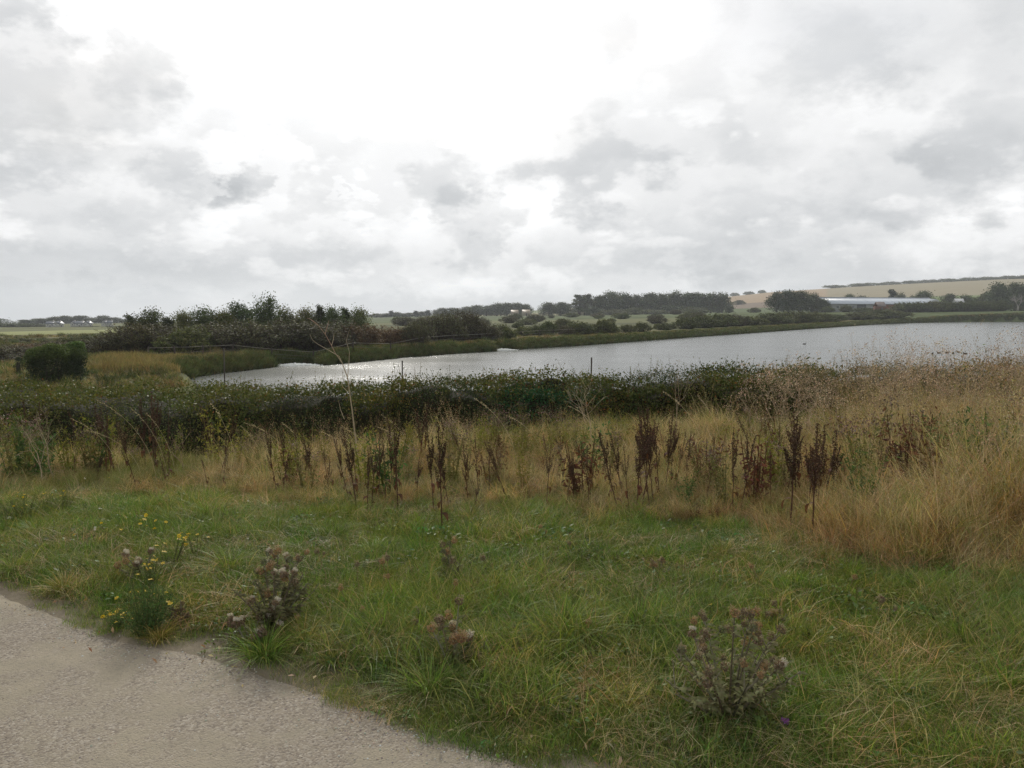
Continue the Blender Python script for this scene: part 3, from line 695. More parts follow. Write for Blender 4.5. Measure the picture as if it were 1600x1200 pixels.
# three thin stakes that stand beyond the hedge
stakes = []
for px_, top, D_ in ((353.5, 546, 24.0), (629.5, 565, 21.0), (922.5, 560, 20.0)):
    p_ = at(px_, D_); H_ = height_for(top, D_) - p_[2]
    o = empty('fence_stake', p_); b = MB(); tube(b, [(0, 0, -.2), (0, 0, H_ * .5), (.01, 0, H_)], .020, 6, (.075, .065, .055)); b.build('post', M_wood, o)
    b = MB(); tube(b, [(.01, 0, H_), (.01, 0, H_ + .03)], [.024, .016], 6, (.13, .12, .11)); b.build('cap', M_metal, o)
    tag(o, None, 'stake', 'stakes beyond the hedge'); stakes.append((px_, o, ''))
series(stakes, 'thin dark stake rising beyond the hedge against the pond, {pos}')

# ---------------------------------------------------------------- trees and shrubs
def crown_trunk(seed, h, wid, base, nl, nc, per, leaf, col, spread=.5, bark=(.085, .07, .055), limbs=True, trunk_r=.035, bare=0.0, tex=.22):
    """one tree of its own kind: trunk with limbs, crown of leaf clumps grouped in uneven lobes"""
    g = np.random.default_rng(seed)
    lob = []
    for k in range(nl):
        f = (k + .5) / nl; zz = h * (base + (1 - base) * (.12 + .80 * f)); rad = wid * .5 * math.sin(math.pi * min(.97, .30 + .62 * f)) ** .8
        an = k * 2.4 + g.uniform(-.6, .6); q = rad * g.uniform(.25, .75)
        lob.append((np.array([math.cos(an) * q, math.sin(an) * q, zz]), wid * g.uniform(.20, .34) * (1 - .35 * f)))
    C = MB(); cc = []
    for k in range(nc):
        c0, r0 = lob[g.integers(nl)]; d = g.normal(size=3); d /= np.linalg.norm(d); d[2] = d[2] * .9 + .1
        cc.append(c0 + d * r0 * g.uniform(.55, 1.12))
    cc = np.array(cc); cr = wid * g.uniform(.05, .10, nc)
    p = np.repeat(cc, per, 0) + g.normal(size=(nc * per, 3)) * np.repeat(cr, per)[:, None]
    cf = np.repeat(1 + tex * g.normal(size=nc), per)[:, None]
    p[:, 2] = np.maximum(p[:, 2], .05)
    leaves(C, p, leaf * g.uniform(.6, 1.25, nc * per), np.clip(jit(col, nc * per, .18, g) * cf, .005, .6), asp=.6, g=g)
    T = MB()
    top = h * (.80 if limbs else .6); sw = g.uniform(-.04, .04, 2) * h
    zz = np.linspace(-.25, top, 7); pts = np.stack([sw[0] * (zz / top) ** 2, sw[1] * (zz / top) ** 2, zz], 1)
    r0 = h * trunk_r; tube(T, pts, r0 * np.linspace(1, .22, 7), 7, bark)
    for c0, rr_ in lob:
        z0 = min(c0[2] * .62, top * .85); k = z0 / top; s = np.array([sw[0] * k * k, sw[1] * k * k, z0])
        mid = (s + c0) / 2 + g.normal(0, .03, 3) * h
        tube(T, [s, mid, c0, c0 + (c0 - mid) * .5], r0 * (1 - .7 * k) * np.array([.55, .38, .2, .06]), 5, bark)
        if bare:
            for _ in range(int(bare)):
                d = g.normal(size=3); d[2] = abs(d[2]) + .6; d /= np.linalg.norm(d)
                tube(T, [c0, c0 + d * rr_ * .8 + g.normal(0, .05, 3), c0 + d * rr_ * 1.5], [r0 * .1, r0 * .06, .006], 3, bark, False)
    return C, T
def shrub(seed, h, wid, nst, nleaf, leaf, col, twig, upright=.5):
    """many stems from one stool, fine twigs, small leaves"""
    g = np.random.default_rng(seed); S = MB(); F = MB(); tips = []
    for k in range(nst):
        an = g.uniform(0, 6.283); q = math.sqrt(g.uniform(0, 1)); hh = h * math.sqrt(max(.06, 1 - .93 * q ** 2)) * g.uniform(.72, 1.0); out = wid * .5 * q
        d = np.array([math.cos(an), math.sin(an), 0]); b = d * out * .25
        m1 = d * out * .75 + (0, 0, hh * .5) + g.normal(0, .06, 3) * h; e = d * out * 1.0 + (0, 0, hh) + g.normal(0, .04, 3) * h
        r = .012 * h ** .5
        tube(S, [b + (0, 0, -.1), m1, e], [r * 1.6, r, r * .25], 3, jit(twig, 1, .15, g)[0], False)
        for _ in range(6):
            f = g.uniform(.2, 1.0); s = m1 * (1 - f) + e * f if f > .3 else b * (1 - f) + m1 * f
            v = g.normal(size=3) * .8 + d * .5 * q; v[2] = abs(v[2]) + upright * .7; v /= np.linalg.norm(v); L = h * g.uniform(.10, .22)
            tube(S, [s, s + v * L * .5 + g.normal(0, .01, 3), s + v * L], [r * .6, r * .4, r * .12], 3, jit(twig, 1, .2, g)[0], False); tips.append((s, v * L))
    a = np.array([q_[0] for q_ in tips]); dv = np.array([q_[1] for q_ in tips]); ii = g.integers(0, len(a), nleaf)
    p = a[ii] + dv[ii] * g.uniform(.1, 1.05, (nleaf, 1)) + g.normal(0, .025 * h, (nleaf, 3)); p[:, 2] = np.maximum(p[:, 2], .04)
    cf = (1 + .2 * g.normal(size=len(a)))[ii][:, None]
    leaves(F, p, leaf * g.uniform(.6, 1.3, nleaf), np.clip(jit(col, nleaf, .2, g) * cf, .005, .6), asp=.55, g=g)
    return F, S
def proto_tree(name, C, T, cn='crown', tn='trunk'):
    return (name, cn, C.mesh(cn, M_crown), tn, T.mesh(tn, M_bark))
def plant_tree(pr, p, s, rz, cat, group):
    name, cn, cm, tn, tm = pr
    o = empty(name, p, rz, s); obj_of(cn, cm, o); obj_of(tn, tm, o); tag(o, None, cat, group); return o

DK, OL, BR, RB = (.070, .094, .038), (.105, .118, .042), (.085, .084, .040), (.130, .082, .044)
PT = {}
PT['round'] = [proto_tree('broadleaf_tree', *crown_trunk(100 + s, 6.0, 5.2, .06, 11, 260, 26, .26, DK)) for s in range(3)]
PT['olive'] = [proto_tree('broadleaf_tree', *crown_trunk(120 + s, 5.0, 4.6, .12, 10, 230, 26, .22, OL, bare=3)) for s in range(2)]
PT['tall'] = [proto_tree('poplar_tree', *crown_trunk(140 + s, 6.0, 2.0, .10, 11, 170, 24, .22, (.055, .068, .030))) for s in range(2)]
PT['brown'] = [proto_tree('willow_scrub', *shrub(160 + s, 3.6, 4.6, 170, 9000, .12, BR, (.062, .045, .038), .9), 'foliage', 'stems') for s in range(3)]
PT['rust'] = [proto_tree('willow_scrub', *shrub(180 + s, 2.6, 3.6, 140, 7000, .11, RB, (.085, .050, .036), 1.1), 'foliage', 'stems') for s in range(2)]
PT['green'] = [proto_tree('green_shrub', *shrub(200 + s, 2.4, 3.6, 110, 9000, .13, (.095, .112, .040), (.06, .05, .035), .3), 'foliage', 'stems') for s in range(3)]
PT['far'] = [proto_tree('woodland_tree', *crown_trunk(220 + s, 14.0, 10.5, .03, 13, 300, 18, .75, (.066, .086, .040), tex=.30)) for s in range(4)]
PT['farpop'] = [proto_tree('poplar_tree', *crown_trunk(240 + s, 16.0, 5.0, .05, 12, 170, 18, .7, (.078, .094, .046))) for s in range(2)]
PT['spire'] = [proto_tree('conifer_tree', *crown_trunk(250, 9.0, 4.0, .05, 9, 150, 16, .5, (.030, .042, .024)))]
PH = {'round': (6.0, 5.2), 'olive': (5.0, 4.6), 'tall': (6.0, 2.0), 'brown': (3.6, 4.6), 'rust': (2.6, 3.6), 'green': (2.4, 3.6), 'far': (14.0, 10.5), 'farpop': (16.0, 5.0), 'spire': (9.0, 4.0)}
SH_D = [a[1] for a in shore_far]; SH_P = [a[0] for a in far_px]
def scrub_D(px_): return float(np.interp(px_, [100, 165, 300, 425, 500, 560, 640, 700, 760, 800], [70, 73, 75, 79, 82, 86, 91, 101, 111, 119]))
def bush_D(px_): return float(np.interp(px_, [800, 840, 950, 1000, 1100, 1200, 1300, 1400], [125, 131, 141, 152, 186, 226, 278, 345]))
def stand(rows, cat, group, fmt, depth=None, minh=.5):
    """rows: (kind, column, depth, row of its top, width in columns or None, words)"""
    it = []
    for k_, (kind, px_, D_, top, wpx, w) in enumerate(rows):
        if depth: D_ = depth(px_) + rng.uniform(-2, 3)
        p_ = at(px_, D_); H_ = max(height_for(top, D_) - p_[2], minh) * (rng.uniform(.90, 1.06) if kind == 'far' else 1); h0, w0 = PH[kind]; sz = H_ / h0 / 1.0
        sx = (wpx / FPX * D_) / w0 * (1.3 if kind in ('brown', 'rust', 'green') else 1.18) if wpx else sz
        pr = PT[kind][k_ % len(PT[kind])]
        o = plant_tree(pr, p_ - (0, 0, .1), (sx, sx, sz), rng.uniform(0, 6.28), cat, group); it.append((px_, o, w))
    series(it, fmt)

# scrub belt on the far side of the fence, left of the middle
stand([('tall', 205, 92, 490, 18, ''), ('round', 232, 100, 486, 52, ''), ('tall', 262, 98, 494, 20, ''), ('olive', 285, 96, 489, 40, ''), ('round', 325, 100, 484, 58, ''), ('olive', 352, 98, 488, 40, ''),
       ('round', 375, 92, 477, 58, ''), ('round', 418, 90, 467, 44, ''), ('olive', 452, 95, 483, 50, ''), ('olive', 480, 95, 484, 40, ''), ('tall', 502, 92, 475, 16, ''), ('round', 520, 95, 480, 40, ''), ('tall', 541, 92, 479, 16, ''), ('olive', 560, 90, 484, 42, '')],
      'tree', 'trees at the back of the scrub belt', 'dark tree at the back of the scrub behind the pond fence, {pos}', lambda a: scrub_D(a) + 13)
stand([('brown', 165, 86, 522, 75, ''), ('brown', 215, 82, 502, 90, ''), ('brown', 255, 78, 506, 90, ''), ('green', 292, 80, 508, 70, ''), ('brown', 330, 79, 503, 100, ''), ('brown', 385, 78, 499, 105, ''), ('green', 412, 76, 510, 70, ''),
       ('brown', 446, 77, 497, 100, ''), ('brown', 492, 75, 503, 85, ''), ('brown', 527, 76, 499, 80, ''), ('rust', 560, 77, 505, 60, '')],
      'shrub', 'brownish scrub along the pond fence', 'brownish twiggy shrub in the thick scrub behind the fence, {pos}', scrub_D)
stand([('rust', 592, 80, 508, 60, ''), ('rust', 622, 82, 511, 50, ''), ('brown', 648, 80, 500, 40, ''), ('brown', 688, 82, 486, 66, ''), ('brown', 722, 83, 483, 62, ''), ('brown', 752, 84, 502, 50, ''), ('green', 778, 85, 505, 44, '')],
      'shrub', 'scrub by the fence near the middle', 'rusty brown shrub in the gap right of the tall scrub, {pos}', scrub_D)
stand([('brown', 8, 66, 537, 90, ''), ('rust', 40, 72, 536, 60, ''), ('brown', 78, 76, 530, 70, ''), ('green', 108, 82, 524, 55, ''), ('green', 142, 96, 521, 50, ''), ('brown', -60, 60, 535, 120, ''), ('green', 20, 100, 527, 60, ''), ('green', 60, 104, 526, 60, '')],
      'shrub', 'low scrub beyond the square bush', 'low dull shrub on rough ground past the square dark bush, {pos}')
# scattered bushes on the meadow beyond the pond
stand([('green', 818, 100, 509, 24, ''), ('green', 840, 112, 505, 30, ''), ('green', 858, 108, 500, 22, ''), ('brown', 882, 105, 507, 28, ''), ('green', 905, 112, 500, 40, ''), ('green', 925, 108, 505, 36, ''), ('green', 946, 118, 497, 34, ''), ('green', 956, 112, 508, 22, ''), ('green', 980, 122, 506, 22, ''), ('green', 1003, 135, 502, 24, ''), ('green', 1038, 140, 503, 30, '')],
      'bush', 'bushes dotted over the meadow', 'small green bush dotted on the meadow beyond the pond, {pos}', bush_D)
stand([('green', 1072, 155, 495, 34, ''), ('green', 1098, 162, 491, 40, ''), ('green', 1122, 168, 489, 48, ''), ('brown', 1150, 172, 490, 40, ''), ('green', 1176, 178, 493, 40, ''), ('green', 1205, 195, 488, 50, ''), ('green', 1240, 205, 486, 60, ''), ('green', 1272, 215, 486, 50, ''), ('green', 1300, 235, 490, 36, ''), ('green', 1345, 270, 487, 50, ''), ('green', 1378, 290, 482, 50, ''), ('green', 1400, 305, 485, 40, '')],
      'bush', 'dense bushes behind the far bank', 'dense olive bush lining the far bank before the barn, {pos}', bush_D)
g = np.random.default_rng(78)
for lo_, hi_, n_, D0, D1, lab in ((565, 745, 10, 150, 330, 'low olive scrub on the fields behind the rusty shrubs, {pos}'), (745, 900, 12, 170, 420, 'low olive scrub on the rough fields before the far cottages, {pos}'), (900, 1140, 14, 210, 440, 'low olive scrub on the fields below the tall wood, {pos}'), (1340, 1600, 12, 380, 430, 'low scrub on the far shore right of the barn, {pos}')):
    rows = []
    for px_ in g.uniform(lo_, hi_, n_):
        D_ = g.uniform(D0, D1); p_ = at(px_, D_); hh = g.uniform(1.2, 3.2); zt = p_[2] + hh; rows.append((('green', 'green', 'brown')[g.integers(3)], float(px_), float(D_), float(proj((p_[0], p_[1], zt))[1]), float(hh * g.uniform(1.4, 2.6) / D_ * FPX), ''))
    stand(rows, 'bush', 'scrub strewn over the fields', lab, None, 1.0)
# the tall wood in the middle distance
stand([('far', 858, 560, 473, 30, ''), ('far', 876, 565, 471, 28, ''), ('farpop', 888, 590, 474, 18, ''), ('farpop', 905, 535, 459, 22, ''), ('farpop', 918, 540, 458, 22, ''), ('far', 936, 550, 460, 34, ''), ('far', 955, 545, 457, 34, ''), ('far', 976, 555, 459, 34, ''), ('far', 995, 550, 461, 32, ''), ('far', 1014, 545, 457, 34, ''), ('far', 1032, 550, 460, 32, ''), ('far', 1052, 545, 458, 34, ''), ('far', 1072, 550, 460, 34, ''), ('far', 1092, 545, 459, 34, ''), ('far', 1110, 548, 458, 30, ''), ('far', 1128, 545, 461, 28, '')],
      'tree', 'tall wood beyond the pond', 'tall dark tree in the long wood across the pond, {pos}')
stand([('far', 928, 520, 478, 26, ''), ('green', 990, 515, 480, 30, ''), ('far', 1048, 510, 476, 30, ''), ('green', 1085, 500, 479, 40, ''), ('green', 1020, 505, 483, 40, ''), ('green', 960, 505, 483, 40, '')],
      'bush', 'undergrowth at the foot of the wood', 'low rounded bush at the foot of the tall wood, {pos}')
# woods further left and round the farm
stand([('far', 588, 700, 490, 22, ''), ('far', 604, 705, 489, 22, ''), ('spire', 611, 690, 485, 9, ''), ('far', 622, 700, 488, 22, ''), ('far', 640, 705, 488, 22, ''), ('spire', 650, 690, 485, 9, ''), ('far', 658, 700, 487, 22, ''), ('spire', 669, 690, 484, 10, ''), ('far', 690, 690, 482, 26, ''), ('far', 710, 690, 481, 26, '')],
      'tree', 'distant wood line left of the middle', 'distant grey-green tree on the skyline behind the fields, {pos}')
stand([('far', 728, 660, 480, 28, ''), ('far', 744, 655, 478, 28, ''), ('far', 760, 650, 477, 28, ''), ('far', 776, 650, 475, 28, ''), ('far', 792, 645, 475, 28, ''), ('far', 808, 640, 474, 26, ''), ('far', 822, 645, 475, 20, '')],
      'tree', 'wood on the rise behind the meadow', 'distant tree of the wood on the rise, {pos}')
stand([('far', 1213, 430, 455, 26, ''), ('far', 1232, 425, 454, 30, ''), ('far', 1250, 425, 453, 34, ''), ('far', 1268, 430, 460, 28, ''), ('far', 1284, 430, 468, 22, ''), ('far', 1140, 480, 478, 14, ''), ('green', 1178, 470, 480, 16, '')],
      'tree', 'tree clump at the barn end', 'dark rounded tree at the near end of the long barn, {pos}')
stand([('green', 1292, 415, 478, 18, ''), ('green', 1322, 412, 475.5, 16, ''), ('green', 1350, 400, 480, 30, ''), ('green', 1412, 405, 472, 34, ''), ('green', 1432, 402, 471, 36, ''), ('green', 1456, 402, 470, 40, ''), ('green', 1482, 402, 471, 36, ''), ('green', 1506, 402, 469, 40, ''), ('green', 1532, 402, 470, 36, ''), ('green', 1556, 405, 469, 36, '')],
      'bush', 'dark hedge bushes before the barn', 'dark bush growing close before the barn and farmyard, {pos}')
stand([('far', 1325, 520, 461, 24, ''), ('far', 1345, 525, 463, 24, ''), ('spire', 1393, 510, 451, 14, ''), ('far', 1406, 520, 459, 20, ''), ('far', 1440, 520, 456, 34, ''), ('far', 1482, 500, 459, 26, ''), ('far', 1510, 500, 461, 26, ''), ('far', 1538, 490, 457, 26, ''), ('far', 1560, 470, 446, 34, ''), ('far', 1585, 480, 441, 34, ''), ('far', 1612, 470, 440, 40, '')],
      'tree', 'trees behind the barn', 'dark tree standing behind the long barn roof, {pos}')
stand([('far', -20, 560, 496, 60, ''), ('far', 40, 620, 500, 26, ''), ('far', 60, 640, 497, 30, ''), ('far', 82, 640, 495, 32, ''), ('far', 104, 640, 494, 32, ''), ('far', 126, 640, 493, 32, ''), ('far', 148, 650, 497, 26, ''), ('far', 162, 620, 493, 26, ''), ('far', 180, 620, 496, 28, ''), ('far', 200, 640, 499, 28, '')],
      'tree', 'wooded rise behind the houses', 'hazy tree on the wooded rise behind the white houses, {pos}')
stand([('green', 6, 470, 504, 30, ''), ('green', 28, 465, 504, 30, ''), ('green', 50, 465, 505, 30, ''), ('green', 68, 465, 506, 18, ''), ('green', 128, 440, 513, 16, ''), ('green', 146, 440, 512.5, 16, ''), ('green', 180, 430, 509, 26, '')],
      'bush', 'garden hedge near the houses', 'dark clump of the long hedge beside the white houses, {pos}')
# hedgerow bushes along the crest of the hill
stand([('green', a_, 1470, b_, w_, '') for a_, b_, w_ in ((1148, 459.5, 12), (1170, 459, 14), (1190, 458.5, 10), (1338, 445, 22), (1362, 444.5, 26), (1390, 443, 26), (1420, 442, 26), (1450, 441, 30), (1482, 439, 30), (1515, 438, 30), (1545, 436, 30), (1575, 435, 34), (1605, 434, 34))],
      'bush', 'hedgerow on the hill crest', 'hedgerow bush along the crest of the tan hill, {pos}', lambda a: 1490 * math.cos(math.atan((a - 800) / FPX)), 7.0)
stand([('green', 1345, 1260, 447.5, 18, ''), ('green', 1305, 1270, 453, 30, ''), ('green', 1155, 860, 474, 16, '')], 'bush', 'bushes on the hillside', 'lone bush on the open slope of the hill, {pos}', None, 5.0)

# dead pale tree at the right-hand edge by the farm
g = np.random.default_rng(5); b = MB()
def bare_tree(mb, p, d, L, r, depth, col, g, spread=.55, up=.15, n=(2, 4), sides=4):
    d = d / np.linalg.norm(d); m_ = p + d * L * .5 + g.normal(0, .04, 3) * L; e = p + d * L + g.normal(0, .05, 3) * L
    tube(mb, [p, m_, e], [r, r * .8, r * .6], sides, jit(col, 1, .1, g)[0], False)
    tips = [e]
    if depth:
        tips = []
        for _ in range(g.integers(*n)):
            nd = d + g.normal(0, spread, 3); nd[2] += up; f = g.uniform(.55, 1.0)
            tips += bare_tree(mb, p + (e - p) * f, nd, L * g.uniform(.6, .85), r * .58, depth - 1, col, g, spread, up, n, sides)
    return tips
o = empty('dead_tree', at(1590, 395) - (0, 0, .2)); T_ = MB(); tube(T_, [(0, 0, 0), (.1, 0, 2.5)], [.42, .36], 7, (.30, .28, .25)); T_.build('trunk', M_bark, o)
for a_ in range(4): bare_tree(b, np.array([.1, 0, 2.3]), np.array([math.cos(a_ * 1.7) * .7, math.sin(a_ * 1.7) * .7, 1.0]), 2.6, .26, 4, (.30, .28, .25), g)
b.build('branches', M_bark, o); tag(o, 'bare pale dead tree standing among the dark trees right of the barn', 'tree')

# the square-cut dark bush and its narrow neighbour
def cut_bush(seed, w, d, h, nleaf, col, green, leaf=.09, stump=.5):
    g = np.random.default_rng(seed); F = MB(); S = MB()
    u = g.uniform(-1, 1, (nleaf, 3)); ax = g.integers(0, 3, nleaf); sg = np.sign(g.uniform(-1, 1, nleaf)); sg[ax == 2] = 1; u[np.arange(nleaf), ax] = sg
    u *= g.uniform(.02, 1, (nleaf, 1)) ** .22; rnd = 1 - .38 * np.abs(u[:, :1]) ** 2.5 - .10 * np.abs(u[:, 1:2]) ** 3; u[:, 2:] = np.where(u[:, 2:] > 0, u[:, 2:] * rnd, u[:, 2:])
    p = u * np.array([w / 2, d / 2, h / 2]) + (0, 0, h / 2); p += .16 * (np.stack([fbm(p[:, 1] * 1.8, p[:, 2] * 1.8, seed), fbm(p[:, 0] * 1.8, p[:, 2] * 1.8, seed + 1), fbm(p[:, 0] * 1.5, p[:, 1] * 1.5, seed + 2)], 1) - .5) * 3
    p[:, 2] = np.maximum(p[:, 2], .03)
    top = smooth(p[:, 2] / h + .25 * (fbm(p[:, 0] * 2, p[:, 1] * 2, seed + 5) - .5), .52, .85)
    c = jit(col, nleaf, .22, g) * (1 - top[:, None]) + jit(green, nleaf, .22, g) * top[:, None]
    leaves(F, p, leaf * g.uniform(.6, 1.3, nleaf), c, asp=.5, g=g)
    for k in range(5): tube(S, [(g.uniform(-.3, .3) * w, g.uniform(-.3, .3) * d, -.15), (g.uniform(-.35, .35) * w, g.uniform(-.3, .3) * d, h * .8)], [.07, .03], 5, (.06, .05, .04))
    return F, S
for (px_, D_, top, wpx, lab, sd_) in ((88, 42.5, 537, 66, 'square-cut dark evergreen bush with a green top beyond the hedge', 3), (119, 43.5, 533, 22, 'narrow dark evergreen pressed against the square-cut bush', 4)):
    p_ = at(px_, D_); H_ = height_for(top, D_) - p_[2]; w_ = wpx / FPX * D_
    F, S = cut_bush(sd_, w_, w_ * .8 if wpx > 40 else w_ * 1.6, H_, 19000 if wpx > 40 else 7000, (.036, .056, .024), (.105, .16, .05))
    o = empty('evergreen_bush', p_); F.build('foliage', M_crown, o); S.build('stems', M_bark, o); tag(o, lab, 'bush')
p_ = at(29, 47); F, S = cut_bush(8, .38, .4, height_for(560, 47) - p_[2], 900, (.03, .04, .02), (.04, .055, .025), .07)
o = empty('clipped_shrub', p_); F.build('foliage', M_crown, o); S.build('stems', M_bark, o); tag(o, 'small dark stub of a shrub left of the square-cut bush', 'bush')

# ---------------------------------------------------------------- post and wire fence behind the pond
root = empty('wire_fence', at(490, 75)); ox = np.array(root.location); tag(root, 'low fence of dark posts with a pale rail behind the pond bank', 'fence')
fpx = [(232, 64), (274, 65), (318, 67), (364, 69.5), (425, 71.5), (490, 75), (552, 78), (610, 83), (661, 90), (709, 98), (754, 104.5), (798, 113), (842, 122), (888, 132), (936, 143), (986, 156)]
pm = MB(); tube(pm, [(0, 0, -.3), (0, 0, .55), (0, 0, 1.08)], [.075, .07, .065], 6, (.060, .050, .042)); pmesh = pm.mesh('post', M_wood)
fp = [at(a, b) for a, b in fpx]
for q_ in fp:
    o = obj_of('post', pmesh, root); o.location = q_ - ox; o.rotation_euler = (rng.normal(0, .03), rng.normal(0, .03), rng.uniform(0, 6))
for hh, rad, nm in ((.98, .015, 'rail'), (.55, .010, 'wire'), (.25, .010, 'wire')):
    for a_, b_ in zip(fp[:-1], fp[1:]):
        w_ = MB(); L_ = a_ - ox + (0, 0, hh); K_ = b_ - ox + (0, 0, hh); tube(w_, [L_, (L_ + K_) / 2 - (0, 0, .02), K_], rad, 4, (.28, .26, .22) if nm == 'rail' else (.16, .15, .14)); w_.build(nm, M_wood, root)

# ---------------------------------------------------------------- buildings
def gable(mb, w, d, he, hr, col):
    v = np.array([[-w / 2, -d / 2, 0], [w / 2, -d / 2, 0], [w / 2, d / 2, 0], [-w / 2, d / 2, 0], [-w / 2, -d / 2, he], [w / 2, -d / 2, he], [w / 2, d / 2, he], [-w / 2, d / 2, he], [-w / 2, 0, hr], [w / 2, 0, hr]])
    mb.add(v, [[4, 7, 8], [5, 9, 6]], [[0, 1, 5, 4], [1, 2, 6, 5], [2, 3, 7, 6], [3, 0, 4, 7], [0, 3, 2, 1]], col)
def roof_slopes(w, d, he, hr, over=.4, th=.12):
    out = []
    sl = (hr - he) / (d / 2)
    for sg in (-1, 1):
        y0, z0 = sg * (d / 2 + over), he - sl * over + .02; v = []
        for zz in (0, th):
            v += [[-w / 2 - over, y0, z0 + zz], [w / 2 + over, y0, z0 + zz], [w / 2 + over, sg * .001, hr + .02 + zz], [-w / 2 - over, sg * .001, hr + .02 + zz]]
        out.append((np.array(v), [[0, 1, 2, 3], [4, 7, 6, 5], [0, 4, 5, 1], [1, 5, 6, 2], [2, 6, 7, 3], [3, 7, 4, 0]]))
    return out
def wall_piece(name, parent, x, y, z, w, h, col, mat, t=.06):
    b = MB(); box(b, (x, y, z), (w, t, h), 0, col); return b.build(name, mat, parent)
# long low barn
A_ = at(1293, 432); B_ = at(1462, 455); mid = (A_ + B_) / 2; wB = np.hypot(*(B_ - A_)[:2]); rz = math.atan2(B_[1] - A_[1], B_[0] - A_[0])
zb = mid[2] - .3; he = height_for(474.5, 438) - zb; hr = height_for(465.5, 450) - zb; dB = 17.0
root = empty('long_barn', (mid[0] - math.sin(rz) * 6, mid[1] + math.cos(rz) * 6, zb), rz); tag(root, 'long low farm barn with a pale metal roof at the foot of the hill', 'barn')
b = MB(); gable(b, wB, dB, he, hr, (.40, .41, .41)); b.build('wall', M_wall, root)
for v, f in roof_slopes(wB, dB, he, hr, .7, .15):
    b = MB(); b.add(v, None, f, (.44, .48, .53)); rf = b.build('roof', M_roof, root)
    if v[0][1] < 0:
        for k in range(1, 17):
            s_ = MB(); x_ = -wB / 2 + wB * k / 17.0
            y0, z0, z1 = v[0][1], v[0][2] + .17, hr + .19
            tube(s_, [(x_, y0, z0), (x_, -.02, z1)], .06, 4, (.40, .44, .48)); s_.build('roof_seam', M_roof, rf)
b = MB(); box(b, (0, 0, hr + .26), (wB + 1.2, .6, .16), 0, (.42, .45, .48)); b.build('ridge_cap', M_roof, root)
b = MB(); box(b, (0, -dB / 2 - .75, he - .28), (wB + 1, .16, .16), 0, (.2, .21, .22)); b.build('gutter', M_metal, root)
wall_piece('brick_panel', root, -wB / 2 + wB * .52, -dB / 2 - .05, he * .45, wB * .16, he * .9, (.20, .075, .05), M_wall, .14)
wall_piece('sliding_door', root, -wB / 2 + wB * .27, -dB / 2 - .06, he * .45, 6, he * .9, (.055, .06, .065), M_metal, .12)
for k in range(4): wall_piece('window', root, -wB / 2 + wB * (.06 + .045 * k), -dB / 2 - .05, he * .62, 1.5, .8, (.10, .11, .12), M_glass, .12)
b = MB(); gable(b, 13, 12, he * .95, hr * .92, (.55, .56, .56)); o = b.build('end_wing', M_wall, root); o.location = (wB / 2 - 2, -2.2, 0); o.rotation_euler = (0, 0, R(78))
for v, f in roof_slopes(13, 12, he * .95, hr * .92, .4):
    b = MB(); b.add(v, None, f, (.50, .53, .56)); b.build('wing_roof', M_roof, o)
# small sheds near the dark bushes
for px_, D_, top, wpx, lab in ((1497, 440, 467, 14, 'small pale shed half hidden by bushes right of the barn'), (1374, 392, 472, 13, 'low dark brick lean-to in front of the barn')):
    p_ = at(px_, D_); hr = height_for(top, D_) - p_[2]; w_ = wpx / FPX * D_
    o = empty('farm_shed', p_, R(8)); cw = (.45, .45, .43) if D_ > 420 else (.17, .08, .055)
    b = MB(); gable(b, w_, 4, hr * .62, hr, cw); b.build('wall', M_wall, o)
    for v, f in roof_slopes(w_, 4, hr * .62, hr, .2): b = MB(); b.add(v, None, f, (.42, .43, .44) if D_ > 420 else (.14, .11, .10)); b.build('roof', M_roof, o)
    wall_piece('door', o, 0, -2.04, hr * .27, .9, hr * .5, (.07, .07, .07), M_metal); tag(o, lab, 'shed')
# white houses far off on the left
it = []
for px_, wpx, top, turn in ((80, 12, 508.3, 10), (92, 12, 507.0, 80), (116, 9, 506.2, 85), (126, 12, 508.2, 5), (138, 10, 507.2, 80), (164, 9, 506.0, 85), (172, 8, 508.2, 10)):
    D_ = 450; p_ = at(px_, D_); hr = max(height_for(top, D_) - p_[2], 3.0); w_ = wpx / FPX * D_; d_ = w_ * .75; he = hr * .62
    o = empty('white_house', p_, R(turn)); b = MB(); gable(b, w_, d_, he, hr, (.66, .65, .63)); b.build('wall', M_wall, o)
    for v, f in roof_slopes(w_, d_, he, hr, .25): b = MB(); b.add(v, None, f, (.085, .095, .115)); rf = b.build('roof', M_roof, o)
    b = MB(); box(b, (w_ * .32, 0, hr + .2), (.5, .5, .9), 0, (.45, .42, .40)); b.build('chimney', M_wall, rf)
    for sx in (-.26, .26):
        for fy in (-1, 1): wall_piece('window', o, sx * w_, fy * (d_ / 2 + .03), he * .62, w_ * .16, he * .3, (.06, .07, .08), M_glass)
    wall_piece('door', o, 0, -d_ / 2 - .03, he * .33, w_ * .12, he * .6, (.10, .10, .11), M_wood)
    b = MB(); box(b, (-w_ / 2 - .03, 0, he * .7), (.06, d_ * .2, he * .3), 0, (.06, .07, .08)); b.build('gable_window', M_glass, o)
    tag(o, None, 'house', 'white houses before the wood'); it.append((px_, o, ''))
series(it, 'small white house with a dark roof below the far wood, {pos}')
